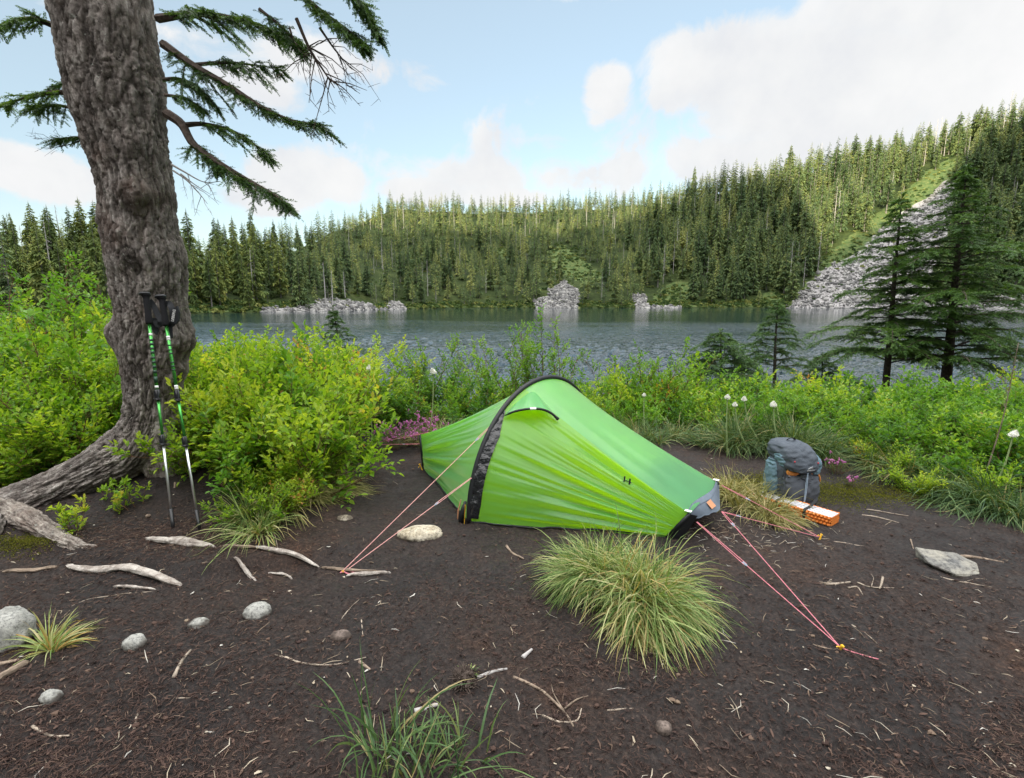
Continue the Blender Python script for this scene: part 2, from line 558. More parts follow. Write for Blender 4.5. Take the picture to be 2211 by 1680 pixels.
def make_water():
    t = NT('lake_water')
    w = t.world()
    gust = t.noise(1, 3, .5, t.world((.012, .035, 1)))
    n1 = t.noise(1, 2, .5, t.world((1.0, .62, 1)), .5)
    n2 = t.noise(1, 3, .6, t.world((2.6, 2.2, 1)), .3)
    sx = t.n('ShaderNodeSeparateXYZ')
    t.l(t.n('ShaderNodeNewGeometry').outputs['Position'], sx.inputs[0])
    fade = t.math('ADD', t.math('MULTIPLY', t.ramp(t.math('MULTIPLY', sx.outputs[1], 1 / 300.0), [(.06, (1, 1, 1)), (.2, (.8, .8, .8)), (.38, (.2, .2, .2)), (.6, (.05, .05, .05))]), 1.0), 0)
    gm = t.ramp(gust, [(.42, (.35, .35, .35)), (.62, (1.5, 1.5, 1.5))])
    h = t.math('ADD', n1, t.math('MULTIPLY', n2, .35))
    bm = t.n('ShaderNodeBump')
    bm.inputs['Distance'].default_value = .8
    t.l(h, bm.inputs['Height'])
    t.l(t.math('MULTIPLY', fade, gm), bm.inputs['Strength'])
    b = t.bsdf((.008, .028, .040), .05, .5, bm.outputs[0], IOR=1.5)
    return t.done(b)
M['water'] = make_water()
# ================================================================== GROUND, LAKE, HILLS
rng = np.random.default_rng(7)
WATER_Z = -2.6

def ledge_y(x):
    return np.interp(x, [-4, -2.6, -2.1, -1.72, -1.05, -.8], [2.85, 2.62, 2.55, 2.42, 2.6, 2.75])

def gz(x, y, detail=True):
    x = np.asarray(x, float); y = np.asarray(y, float)
    shp = x.shape
    x = x.ravel(); y = y.ravel()
    z = np.zeros_like(x)
    edge = np.interp(x, [-6, -2, 0, 2, 5], [6.2, 6.0, 5.3, 4.9, 4.9])
    d = y - edge
    z = z - 3.4 * sstep(0, 17, d) - .25 * sstep(0, 2.5, d) - 3.0 * sstep(16, 40, d)
    z += .30 * np.exp(-(((x + 2.35) / .75) ** 2 + ((y - 3.75) / .6) ** 2))
    z += .14 * sstep(-1.3, -2.6, x) * sstep(3.3, 4.3, y) * sstep(7, 5.5, y)
    z += .05 * sstep(1.7, 2.6, x) * sstep(3.6, 4.3, y) * sstep(6, 5, y)
    ly = ledge_y(x)
    z += .055 * sstep(-.05, .06, y - ly) * sstep(-.6, -1.1, x) * sstep(3.6, 3.1, y)
    z += .075 * np.exp(-(((x - .47) / .28) ** 2 + ((y - 2.22) / .17) ** 2))     # hummock under the big tussock
    if detail:
        near = sstep(9, 4, np.hypot(x, y))
        p = np.stack([x, y], 1)
        z += near * (.030 * fbm(p * 1.7, 3, 3) + .016 * fbm(p * 7, 3, 5))
    return z.reshape(shp)

def GG(x, y):
    """pixel of the photograph -> point on the camp ground"""
    z = 0.0
    for _ in range(12):
        p = Gz(x, y, z)
        z = float(gz(p[0], p[1]))
    p = Gz(x, y, z)
    return p

def axis_coords(lo, hi, step, far, n):
    c = np.arange(lo, hi + step / 2, step)
    g = np.geomspace(step, far, n)
    return np.concatenate([lo - np.cumsum(np.diff(np.concatenate([[0], g])))[::-1], c, hi + np.cumsum(np.diff(np.concatenate([[0], g])))])

xs = axis_coords(-4.2, 4.2, .019, 900, 46)
ys = axis_coords(.7, 5.6, .019, 900, 46)
X, Y_ = np.meshgrid(xs, ys)
Zg = gz(X, Y_)
pn = np.stack([X.ravel(), Y_.ravel()], 1)
near = ((np.abs(X) < 4.3) & (Y_ < 5.7) & (Y_ > .6)).ravel()
dz = np.zeros(len(pn))
pp = pn[near]
dz[near] = .009 * fbm(pp * 24, 3, 11) + .006 * np.abs(vnoise(pp * 55, 21)) + .008 * np.maximum(0, fbm(pp * 12, 2, 31)) 
Zg = Zg + dz.reshape(Zg.shape)
mb = MB()
mb.grid(np.stack([X, Y_, Zg], -1))
g_ob = mb.build('ground', M['soil'], smooth=True)
tag(g_ob, 'dark brown trampled soil of the campsite sloping down to the lake', 'ground', kind='structure')

mb = MB()
wyv = np.concatenate([np.geomspace(12, 330, 700), [420, 900]])
wq = np.concatenate([[-8, -4, -2.2], np.linspace(-1.25, 1.25, 620), [2.2, 4, 8]])
QQ, YY = np.meshgrid(wq, wyv)
XX = QQ * YY
wp = np.stack([XX.ravel(), YY.ravel()], 1)
gust = sstep(-.25, .35, fbm(wp * np.array([.012, .03]), 3, 201))
amp_w = (.095 * sstep(105, 32, YY.ravel()) + .002) * (.45 + .9 * gust) * sstep(330, 200, YY.ravel())
wzv = amp_w * (fbm(wp * np.array([.9, .75]), 2, 202) + .55 * fbm(wp * np.array([2.3, 2.1]), 2, 203) + .6 * fbm(wp * np.array([.25, .22]), 2, 204))
mb.grid(np.stack([XX, YY, WATER_Z + wzv.reshape(XX.shape) * 1.6], -1))
tag(mb.build('water', M['water'], smooth=True), 'rippled dark green and blue lake water', 'lake', kind='structure')

# ---- far hills ------------------------------------------------------------
Q = lambda x: (x * KP - 512) / 512 * CP
_qk = [Q(v) for v in (-900, 0, 200, 415, 560, 700, 860, 1000, 1100, 1300, 1400, 1560, 1700, 1900, 2050, 2210, 2900)]
_ys = [105, 128, 142, 162, 186, 208, 262, 285, 298, 300, 300, 300, 298, 290, 275, 262, 240]
_yr = [185, 205, 210, 222, 260, 370, 470, 480, 485, 495, 500, 480, 475, 472, 465, 455, 430]
_zr = [13, 15, 15, 15, 20, 42, 80, 80, 80, 87, 90, 97, 106, 126, 138, 156, 185]

def hz(x, y):
    q = x / np.maximum(y, 1)
    a, b, c = np.interp(q, _qk, _ys), np.interp(q, _qk, _yr), np.interp(q, _qk, _zr)
    t = (y - a) / (b - a)
    tt = np.clip(t, 0, 1)
    f = .25 * tt + .75 * tt ** 1.12
    z = WATER_Z + .4 * sstep(-.01, .02, t) + (c - WATER_Z) * f
    z = z - 6 * np.clip(-t * 6, 0, 1) - np.clip(t - 1, 0, 3) * (b - a) * .16
    p = np.stack([x.ravel(), y.ravel()], 1)
    nz = (5.0 * fbm(p / 46, 3, 41) + 1.6 * fbm(p / 11, 3, 42)).reshape(x.shape)
    return z + nz * sstep(.0, .12, t)

def inpoly(P2, poly):
    x, y = P2[:, 0], P2[:, 1]
    r = np.zeros(len(P2), bool)
    n = len(poly)
    for i in range(n):
        x1, y1 = poly[i]; x2, y2 = poly[(i + 1) % n]
        c = ((y1 > y) != (y2 > y)) & (x < (x2 - x1) * (y - y1) / (y2 - y1 + 1e-9) + x1)
        r ^= c
    return r
TALUS = [[(1695, 672), (1730, 622), (1775, 582), (1850, 547), (1905, 492), (1955, 452), (2010, 422), (2040, 388), (2075, 402), (2062, 470), (2035, 560), (1995, 640), (1965, 672)],
         [(1152, 672), (1172, 640), (1196, 625), (1216, 606), (1234, 618), (1246, 645), (1250, 672)],
         [(555, 682), (570, 667), (640, 662), (700, 647), (742, 647), (800, 662), (832, 672), (835, 682)],
         [(840, 675), (845, 652), (862, 655), (880, 675)],
         [(1368, 672), (1374, 640), (1395, 634), (1402, 661), (1470, 664), (1470, 672)],
         [(1960, 676), (1990, 652), (2230, 640), (2230, 676)]]
MEADOW = [[(1180, 590), (1185, 545), (1200, 528), (1222, 530), (1262, 560), (1305, 600), (1262, 618), (1232, 600), (1200, 588)],
          [(1400, 655), (1420, 628), (1470, 598), (1505, 620), (1490, 655)],
          [(1640, 660), (1650, 632), (1672, 618), (1700, 640), (1695, 664)],
          [(1765, 575), (1830, 508), (1900, 455), (1960, 405), (2000, 368), (2050, 340), (2090, 345), (2050, 388), (1960, 455), (1900, 495), (1850, 545), (1785, 580)],
          [(1060, 548), (1075, 535), (1095, 540), (1085, 560)]]

qs = np.linspace(-1.75, 1.75, 300)
tsv = np.concatenate([np.linspace(-.12, 0, 5), np.linspace(.01, 1, 90), np.linspace(1.06, 2.2, 14)])
Qg, Tg = np.meshgrid(qs, tsv)
a_, b_ = np.interp(Qg, _qk, _ys), np.interp(Qg, _qk, _yr)
Yh = a_ + (b_ - a_) * Tg
Xh = Qg * Yh
Zh = hz(Xh, Yh)
pr = project(np.stack([Xh, Yh, Zh], -1).reshape(-1, 3))
mk = np.zeros(len(pr))
for p in MEADOW: mk[inpoly(pr, p)] = .6
for p in TALUS: mk[inpoly(pr, p)] = 1.0
mk[(Tg.ravel() > 0) & (Tg.ravel() < .035) & (mk == 0)] = .55
mb = MB()
mb.grid(np.stack([Xh, Yh, Zh], -1), mk)
tag(mb.build('hills', M['hill'], smooth=True), 'forested hillside rising beyond the far lake shore', 'hill', kind='structure')

# ---- unseen ridge added behind the camera, profile shaped to set the shadow line ------
SUN_EL, SUN_AZ = rad(12), rad(208)       # azimuth clockwise from +Y: behind the camera, to its left
Sh = np.array([math.sin(SUN_AZ), math.cos(SUN_AZ)])
Up = np.array([-Sh[1], Sh[0]]) * -1.0
if Up[0] < 0: Up = -Up
D0 = 520.0
def hill_hit(x, y):
    best = None
    for Yv in np.linspace(150, 520, 400):
        p = P(x, y, Yv)
        if hz(np.array([p[0]]), np.array([p[1]]))[0] >= p[2]:
            return p
    return P(x, y, 480)
SHADE = [(560, 480, 0), (700, 520, 4), (800, 520, 5), (900, 525, 5), (1000, 520, 5), (1150, 522, 4), (1300, 508, 2), (1400, 480, 0), (1470, 430, 0), (1560, 372, 8), (1700, 420, 8), (1780, 560, 0), (1900, 500, 0), (2000, 440, 0), (2070, 370, 0), (2120, 330, 10), (2210, 300, 10)]
su, sh_ = [], []
for (x, y, up) in SHADE:
    p = hill_hit(x, y)
    su.append(p[:2] @ Up)
    sh_.append(p[2] + up + 6 + (D0 - p[:2] @ Sh) * math.tan(SUN_EL))
o_ = np.argsort(su)
su, sh_ = np.array(su)[o_], np.array(sh_)[o_]
def ridge_h(u):
    h = np.interp(u, su, sh_)
    return h + 7 * fbm(np.stack([u / 9, u * 0], 1), 3, 77)
uu = np.linspace(-900, 900, 500)
ww = np.concatenate([np.linspace(-330, 0, 24), np.linspace(18, 260, 10)])
Ug, Wg = np.meshgrid(uu, ww)
hh = ridge_h(uu)[None, :] * np.where(Wg <= 0, sstep(-330, 0, Wg) * .5 + .5 * (1 + Wg / 330), 1 - Wg / 300)
XY = Ug[..., None] * Up + (Wg[..., None] + D0) * Sh
mb = MB()
mb.grid(np.concatenate([XY, (hh - 1)[..., None]], -1), .1)
tag(mb.build('unseen_mountain', M['hill'], smooth=True), 'unseen wooded ridge added behind the camp, shaped to block the sun', 'unseen_mountain', kind='structure')

# ================================================================== FAR FOREST
def conifer_template(rng, nb, tris, t0, irregular=1.0):
    V, Fc, T = [], [], []
    for i in range(nb):
        t = t0 + (1 - t0) * ((i + rng.uniform(0, 1)) / nb) ** .95
        R = (1 - t) ** .58 * rng.uniform(.55, 1.12) * (1 if rng.random() > .1 * irregular else .4)
        R *= sstep(t0 - .05, t0 + .12, t) * .6 + .4
        R = max(R, .035)
        az = i * 2.399 + rng.uniform(-.5, .5)
        c, s = math.cos(az), math.sin(az)
        u = np.array([c, s, 0]); sd = np.array([-s, c, 0])
        dr = rng.uniform(.10, .5) * R * .16
        z0 = t
        ptn = lambda f: u * R * f + np.array([0, 0, z0 + .012 * math.sin(f * 2) * R - dr * f * f])
        tint = np.clip(.42 + rng.normal(0, .13), 0, 1)
        wid = rng.uniform(.42, .62) * R
        fr = [(.05, .45, .45), (.05, .45, -.45), (.35, .75, .8), (.35, .75, -.8), (.6, 1.0, .5), (.6, 1.0, -.5), (.0, .5, .0), (.45, .8, 0.)][:tris]
        for (a, b, side) in fr:
            A, B = ptn(a), ptn(b)
            tip = ptn(min(1.08, b + .12)) + sd * side * wid * rng.uniform(.8, 1.3) + np.array([0, 0, -rng.uniform(.25, 1.0) * R * .07 - (.055 * R if side == 0 else 0)])
            k = len(V)
            V += [A, B, tip]
            Fc.append([k, k + 1, k + 2])
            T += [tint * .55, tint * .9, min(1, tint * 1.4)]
    # leader
    k = len(V)
    V += [np.array([.03, 0, .93]), np.array([-.03, .02, .93]), np.array([0, -.01, 1.03])]
    Fc.append([k, k + 1, k + 2]); T += [.45] * 3
    return np.array(V), np.array(Fc), np.array(T)
rf = np.random.default_rng(21)
HI = [conifer_template(rf, 150, 8, a, b) for a, b in ((.02, .6), (.06, 1), (.12, 1.2), (.22, 1.4), (.03, .8), (.08, 1.6))]
LO = [conifer_template(rf, 62, 6, a, b) for a, b in ((.05, 1), (.12, 1), (.2, 1.2), (.28, 1.4), (.08, 1.5))]

def trunk_mesh(mb, base, h, r, k=5, mi=0, top=.97):
    pts = np.array([base + np.array([0, 0, -1.2]), base + np.array([0, 0, h * .5]), base + np.array([0, 0, h * top])])
    mb.tube(pts, [r, r * .65, r * .12], k, .5, mi)

# scatter
sp = 6.3
gx, gy = np.meshgrid(np.arange(-640, 760, sp), np.arange(100, 600, sp))
gx = gx.ravel() + rf.uniform(-.48, .48, gx.size) * sp
gy = gy.ravel() + rf.uniform(-.48, .48, gy.size) * sp
qv = gx / gy
ta = (gy - np.interp(qv, _qk, _ys)) / (np.interp(qv, _qk, _yr) - np.interp(qv, _qk, _ys))
ok = (np.abs(qv) < 1.3) & (ta > .012) & (ta < 1.22) & (rf.random(gx.size) < np.where(qv < -.45, .95, .86))
gx, gy, qv, ta = gx[ok], gy[ok], qv[ok], ta[ok]
gzv = hz(gx, gy)
hgt = rf.uniform(16, 28, len(gx)) * (1 + .22 * sstep(.1, .5, qv)) * np.where(rf.random(len(gx)) < .18, .6, 1.0) * (1 - .3 * sstep(.06, .0, ta))
hgt *= np.where(qv < -.4, .92, np.where(qv < .25, .70, .90)) * rf.uniform(.72, 1.12, len(gx))
B0 = np.stack([gx, gy, gzv], 1)
keep = np.ones(len(gx), bool)
for f, pl in ((0, TALUS + MEADOW), (.3, TALUS[:1] + MEADOW[:1] + MEADOW[3:4])):
    pj = project(B0 + np.stack([gx * 0, gx * 0, hgt * f], 1))
    for poly in pl:
        keep &= ~(inpoly(pj, poly) & (rf.random(len(gx)) > (.16 if poly in MEADOW else .03 if f == 0 else .0)))
B0, hgt, qv, ta = B0[keep], hgt[keep], qv[keep], ta[keep]
snag = rf.random(len(hgt)) < .075
wid = hgt * rf.uniform(.125, .20, len(hgt)) * np.where(qv < -.4, 1.1, 1.2)
# which ones show largest
pb, pt = project(B0), project(B0 + np.stack([hgt * 0, hgt * 0, hgt], 1))
sky = np.full(2260, 1e9)
score = np.zeros(len(hgt))
for i in np.argsort(B0[:, 1]):
    c = pt[i, 0]
    if c < 0 or c > 2225: continue
    w = max(3, int(abs(pb[i, 1] - pt[i, 1]) * .12))
    a, b = max(0, int(c) - w), int(c) + w
    seg = sky[a:b]
    vis = np.clip(np.minimum(seg, pb[i, 1]) - pt[i, 1], 0, None).sum()
    score[i] = vis
    prof = pt[i, 1] + np.abs(np.arange(a, b) - c) / w * (pb[i, 1] - pt[i, 1]) * .8
    sky[a:b] = np.minimum(seg, prof[:len(seg)])
sscore = score.copy(); score[snag] = 0
order = np.argsort(-score)
single = order[:296]
near_set = set(single[:120].tolist())
ZONE = [(-9, -.43, 'tall dark green conifer in the dense stand on the left shore behind the big trunk', 'conifers of the left shore stand'),
        (-.43, .25, 'slender conifer among the shaded forest along the middle of the far shore', 'conifers along the middle of the far shore'),
        (.25, 9, 'shaggy green conifer on the steep slope around the grey rock slide at right', 'conifers on the slope by the rock slide')]
# prototypes, unit height and unit crown radius; copies share the mesh
protos = []
for k, (V, Fc, T) in enumerate(HI):
    mb = MB(); mb.add(V, Fc, T)
    tr = MB(); trunk_mesh(tr, np.zeros(3), 1.0, .10, 6)
    tr.V[0] = tr.V[0] * np.array([1, 1, 1.0])
    protos.append((mb, tr))
proto_obs = {}
def place_conifer(i, detailed):
    k = int(rf.integers(len(HI)))
    z = next(z for z in ZONE if z[0] <= qv[i] < z[1])
    needle_m = M['lit_needles'] if z[1] <= -.4 else M['far_needles']
    key = (k, detailed, z[1] <= -.4)
    if key not in proto_obs:
        if detailed:
            root = thing('conifer_tree', (0, 0, 0), z[2], 'conifer', z[3])
            protos[k][0].build('crown', needle_m, root)
            t2 = MB(); t2.tube(np.array([[0, 0, -.06], [0, 0, .5], [0, 0, .97]]), [.085, .055, .01], 6)
            t2.build('trunk', M['far_wood'], root)
        else:
            b = MB(); V, Fc, T = HI[k]; b.add(V, Fc, T)
            b.tube(np.array([[0, 0, -.06], [0, 0, .5], [0, 0, .97]]), [.085, .055, .01], 5, .5, 1)
            root = b.build('conifer_tree', [needle_m, M['far_wood']])
        proto_obs[key] = root
    else:
        root = copy_tree(proto_obs[key])
    root.location = B0[i]
    root.scale = (wid[i], wid[i], hgt[i])
    root.rotation_euler = (0, 0, rf.uniform(0, 6.28))
    tag(root, z[2], 'conifer', z[3])
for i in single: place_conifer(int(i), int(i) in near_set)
mb = MB()
rest = [i for i in range(len(hgt)) if i not in set(single.tolist()) and not snag[i]]
for i in rest:
    V, Fc, T = LO[int(rf.integers(len(LO)))]
    a = rf.uniform(0, 6.28); c, s = math.cos(a), math.sin(a)
    W = np.stack([(V[:, 0] * c - V[:, 1] * s) * wid[i], (V[:, 0] * s + V[:, 1] * c) * wid[i], V[:, 2] * hgt[i]], 1) + B0[i]
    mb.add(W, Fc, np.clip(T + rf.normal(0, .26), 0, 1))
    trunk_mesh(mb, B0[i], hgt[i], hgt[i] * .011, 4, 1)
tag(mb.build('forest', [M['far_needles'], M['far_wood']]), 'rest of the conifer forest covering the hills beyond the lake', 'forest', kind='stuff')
# grey snags
def snag_proto(rng):
    b = MB()
    b.tube(np.array([[0, 0, -.04], [.004, .002, .5], [0, .004, 1.0]]), [.011, .007, .002], 5)
    for j in range(34):
        t = rng.uniform(.25, .98); a = rng.uniform(0, 6.28); L = (1.05 - t) * rng.uniform(.05, .17) + .01
        p = np.array([0, 0, t])
        b.tube(np.array([p, p + np.array([math.cos(a) * L, math.sin(a) * L, rng.uniform(-.04, .01)])]), [.0022, .0008], 3, cap=False)
    return b
sp_obs = []
sn = [i for i in np.argsort(-np.where(snag, sscore, 0)) if snag[i] and 0 < pt[i, 0] < 2210][:150]
for j, i in enumerate(sn):
    if j < 4:
        o = snag_proto(rf).build('dead_tree', M['snag']); sp_obs.append(o)
    else:
        o = copy_tree(sp_obs[int(rf.integers(4))])
    o.location = B0[i]
    h = hgt[i] * rf.uniform(.8, 1.1)
    o.scale = (h, h, h)
    o.rotation_euler = (0, 0, rf.uniform(0, 6.28))
    tag(o, 'bare grey dead conifer standing among the green trees across the lake', 'dead tree', 'grey snags in the far forest')
# the leaning bleached snags on the rock spit
for (x, y, Y, h, tilt) in ((718, 655, 205, 13, .10), (703, 655, 206, 16, -.03), (745, 640, 208, 10, .02)):
    p = P(x, y, Y)
    o = copy_tree(sp_obs[1]); o.location = p; o.scale = (h * 1.6, h * 1.6, h); o.rotation_euler = (0, tilt, x)
    tag(o, {718: 'crooked bleached dead tree with ragged limbs on the grey rock spit', 703: 'straight grey dead trunk beside the crooked one on the rock spit', 745: 'thin bare grey pole standing on the top of the rock spit'}[x], 'dead tree')

# meadow shrubs and boulders
def wob(poly, a=9):
    out = []
    for i in range(len(poly)):
        p, q = np.array(poly[i], float), np.array(poly[(i + 1) % len(poly)], float)
        m = max(2, int(np.linalg.norm(q - p) / 12))
        for k in range(m):
            out.append(tuple(p + (q - p) * k / m + rf.normal(0, 1, 2) * np.array([a * .6, a * .35])))
    return out
def scatter_mask(polys, n, rng, yr):
    out = []
    for poly in polys:
        pa = np.array(poly)
        xa, xb = Q(pa[:, 0].min()), Q(pa[:, 0].max())
        m = 0
        q = rng.uniform(xa - .03, xb + .03, n * 6)
        y0, y1 = np.interp(q, _qk, _ys), np.interp(q, _qk, _yr)
        yy = y0 + (y1 - y0) * rng.uniform(-.02, 1, len(q))
        p = np.stack([q * yy, yy, hz(q * yy, yy)], 1)
        p = p[inpoly(project(p), poly)]
        out.append(p[:n])
    return np.concatenate(out)
rk = scatter_mask([wob(p) for p in TALUS], 5200, rf, None)
mb = MB()
V0, F0 = ICO[1]
for p in rk:
    s = .2 + .95 * rf.random() ** 3.2
    s *= 1.25 if p[1] > 240 else .9
    sc = s * rf.uniform(.6, 1.3, 3)
    a = rf.uniform(0, 6.28); c, sn_ = math.cos(a), math.sin(a)
    V = V0 * rf.uniform(.72, 1.25, (len(V0), 1)) * sc
    V = np.stack([V[:, 0] * c - V[:, 1] * sn_, V[:, 0] * sn_ + V[:, 1] * c, V[:, 2]], 1)
    mb.add(V + p + np.array([0, 0, s * .15]), F0, rf.uniform(0, 1))
tag(mb.build('boulder_field', M['talus']), 'pale grey boulders of the rock slides across the lake', 'boulders', kind='stuff')
sh1 = scatter_mask([wob(p, 16) for p in MEADOW], 330, rf, None)
q = rf.uniform(-.95, 1.0, 2600)
y0 = np.interp(q, _qk, _ys)
yy = y0 + rf.uniform(.0, 9, len(q))
sh2 = np.stack([q * yy, yy, hz(q * yy, yy)], 1)
pj = project(sh2)
bad = np.zeros(len(sh2), bool)
for poly in TALUS: bad |= inpoly(pj, poly)
sh2 = sh2[~bad]
q = rf.uniform(-.5, 1.0, 1500)
y0, y1 = np.interp(q, _qk, _ys), np.interp(q, _qk, _yr)
yy = y0 + (y1 - y0) * rf.uniform(.03, .95, len(q))
sh3 = np.stack([q * yy, yy, hz(q * yy, yy)], 1)
mb = MB()
for p in np.concatenate([sh1, sh2, sh3]):
    s = rf.uniform(.5, 1.6)
    n = 34
    d = unit(rf.normal(0, 1, (n, 3))); d[:, 2] = np.abs(d[:, 2])
    c = p + d * np.array([s, s, s * .75]) * rf.uniform(.6, 1, (n, 1))
    e1 = unit(rf.normal(0, 1, (n, 3))) * s * .34
    e2 = unit(np.cross(e1, d + rf.normal(0, .4, (n, 3)))) * s * .26
    V = np.stack([c - e1, c + e2, c + e1, c - e2], 1)
    mb.add(V.reshape(-1, 3), np.arange(n * 4).reshape(-1, 4), np.repeat(np.clip(rf.normal(.45, .30) + rf.normal(0, .12, n), 0, 1), 4))
tag(mb.build('shore_undergrowth', M['farbush']), 'bright green brush in the clearings and along the far shoreline', 'brush', kind='stuff')
# ================================================================== NEEDLE FOLIAGE HELPERS
def needle_template(rng, n, nl, flat):
    """a twiglet of unit length along +x carrying n needles (each a thin quad)"""
    V, Fc = [], []
    for i in range(n):
        u = (i + rng.uniform(0, 1)) / n
        side = 1 if i % 2 else -1
        an = rng.uniform(.5, 1.1)
        d = np.array([math.cos(an), side * math.sin(an), rng.normal(0, flat)])
        d = unit(d) * nl * rng.uniform(.65, 1.1) * (1 - .45 * u)
        p = np.array([u, 0, 0])
        w = unit(np.cross(d, [rng.normal(0, .3), 0, 1])) * nl * .15
        k = len(V)
        V += [p - w * .6, p + d * .6 - w, p + d, p + d * .6 + w]
        Fc.append([k, k + 1, k + 2, k + 3])
    return np.array(V), np.array(Fc)
rn = np.random.default_rng(5)
TW_HI = [needle_template(rn, 46, .22, .40) for _ in range(5)]
TW_LO = [needle_template(rn, 30, .27, .42) for _ in range(5)]

def stamp(mb, tmpl, rng, Pb, D, L, tint, up=None, jit=.35):
    """copies of a twiglet at bases Pb, along D with lengths L"""
    n = len(Pb)
    D = unit(D)
    U = np.tile(np.array([0, 0, 1.0]), (n, 1)) + rng.normal(0, jit, (n, 3))
    S = unit(np.cross(U, D)); N = np.cross(D, S)
    which = rng.integers(len(tmpl), size=n)
    for k, (V, Fc) in enumerate(tmpl):
        m = which == k
        if not m.any(): continue
        X = Pb[m][:, None] + L[m][:, None, None] * (V[None, :, :1] * D[m][:, None] + V[None, :, 1:2] * S[m][:, None] + V[None, :, 2:] * N[m][:, None])
        c = m.sum()
        Fa = (Fc[None] + (np.arange(c) * len(V))[:, None, None]).reshape(-1, 4)
        mb.add(X.reshape(-1, 3), Fa, np.repeat(tint[m], len(V)))

def bough(path, r0, lmax, wood, fol, rng, tm, tl=.06, spacing=.03, droop=.35, start=.12, tint=.4, n=24, prof=None, sub=True, side=None, thin=0.0, dens=2):
    pts = resample(path, n)
    L = np.linalg.norm(np.diff(pts, axis=0), axis=1).sum()
    wood.tube(pts, np.linspace(r0, r0 * .12, n), 6)
    d, _, _ = frames(pts)
    nt = max(6, int(L / spacing))
    PB, DD, LL, TT = [], [], [], []
    for i in range(nt):
        t = start + (1 - start) * (i + rng.uniform(0, 1)) / nt
        if thin and rng.random() < thin: continue
        j = min(n - 2, int(t * (n - 1)))
        f = t * (n - 1) - j
        p = pts[j] * (1 - f) + pts[j + 1] * f
        dd = d[j]
        sd = unit(np.cross(dd, [0, 0, 1])) * (1 if i % 2 else -1)
        pr = (1 - abs(t - .45) / .62) ** .7 if prof is None else prof(t)
        ln = lmax * max(.12, pr) * rng.uniform(.35, 1.2) * (.75 + .5 * math.sin(t * 17 + r0 * 900))
        w = unit(sd * rng.uniform(.6, 1.05) + dd * rng.uniform(.55, 1.0) + np.array([0, 0, rng.uniform(-.25, .22)]))
        m = max(3, int(ln / (tl * .55)))
        tp = [p]
        q = p.copy(); ww = w.copy()
        for k in range(m):
            ww = unit(ww + np.array([0, 0, -droop * .9 / m]) + rng.normal(0, .05, 3))
            q = q + ww * ln / m
            tp.append(q.copy())
        tp = np.array(tp)
        wood.tube(tp, np.linspace(r0 * .16 + .0008, .0006, len(tp)), 3, cap=False)
        for k in range(len(tp)):
            t2 = k / (len(tp) - 1)
            dirk = unit(tp[min(k + 1, len(tp) - 1)] - tp[max(k - 1, 0)])
            ss = unit(np.cross(dirk, [0, 0, 1]))
            tt = np.clip(tint + rng.normal(0, .10) + .12 * t2, 0, 1)
            PB.append(tp[k]); DD.append(dirk); LL.append(tl * rng.uniform(.8, 1.2)); TT.append(tt)
            if sub and k > 0:
                for sgn in (1, -1) * dens:
                    if rng.random() < .9:
                        PB.append(tp[k] + rng.normal(0, .004, 3)); DD.append(unit(dirk * rng.uniform(.4, .9) + sgn * ss * rng.uniform(.4, .95) + np.array([0, 0, rng.uniform(-.55, .3)])))
                        LL.append(tl * rng.uniform(.7, 1.3) * (1.25 - .6 * t2)); TT.append(np.clip(tt + rng.normal(.05, .08), 0, 1))
    if PB:
        stamp(fol, tm, rng, np.array(PB), np.array(DD), np.array(LL), np.array(TT))

# ================================================================== BIG TREE
TY = 3.45
def odep(p):
    return (p[1]) * CP - (p[2] - CH) * SP
prof_ = [  # y, middle x, half width (2210 px), depth
    (-330, 165, 108, 3.42), (-120, 208, 104, 3.43), (103, 235, 101, 3.44), (200, 253, 98, 3.45), (300, 272, 93, 3.45), (400, 292, 87, 3.45), (500, 302, 85, 3.45), (580, 318, 84, 3.45),
    (640, 327, 84, 3.45), (700, 331, 82, 3.45), (780, 329, 73, 3.45), (850, 330, 66, 3.45), (900, 329, 64, 3.45), (940, 314, 66, 3.43), (975, 275, 62, 3.40), (1005, 222, 54, 3.35),
    (1040, 150, 50, 3.28), (1078, 70, 54, 3.20), (1118, -30, 60, 3.10), (1165, -190, 62, 2.98), (1240, -420, 56, 2.85)]
sp_ = np.array([P(x, y, Y) for (y, x, h, Y) in prof_])
rr_ = np.array([h * (.90 if y < 250 else .83 if y < 960 else .88) * KP / F * odep(p) for p, (y, x, h, Y) in zip(sp_, prof_)])
NS, NA = 620, 200
spn = resample(sp_, NS)
rrn = resample(np.stack([rr_, rr_ * 0, rr_ * 0], 1), NS)[:, 0]
d_, S_, N_ = frames(spn)
arc = np.concatenate([[0], np.cumsum(np.linalg.norm(np.diff(spn, axis=0), axis=1))])
ang = np.arange(NA) * 2 * math.pi / NA
C, Sn = np.cos(ang), np.sin(ang)
base = spn[:, None] + rrn[:, None, None] * (C[None, :, None] * S_[:, None] + Sn[None, :, None] * N_[:, None])
nrm = unit(base - spn[:, None])
Rm = .25
pc = np.stack([np.tile(C * Rm, (NS, 1)), np.tile(Sn * Rm, (NS, 1)), np.tile(arc[:, None], (1, NA))], -1).reshape(-1, 3)
warp = np.stack([fbm(pc * 3.5, 3, 51), fbm(pc * 3.5, 3, 52), fbm(pc * 2.5, 3, 53)], 1) * .05
pf = (pc + warp) * np.array([22, 22, 3.4])
c1 = np.exp(-(fbm(pf, 2, 54) / .11) ** 2)
c2 = np.exp(-(fbm((pc + warp) * np.array([42, 42, 11]) + 9.1, 2, 58) / .09) ** 2)
flake = fbm((pc + warp) * np.array([75, 75, 26]), 3, 55) + .5 * np.abs(vnoise(pc * np.array([130, 130, 50]), 57))
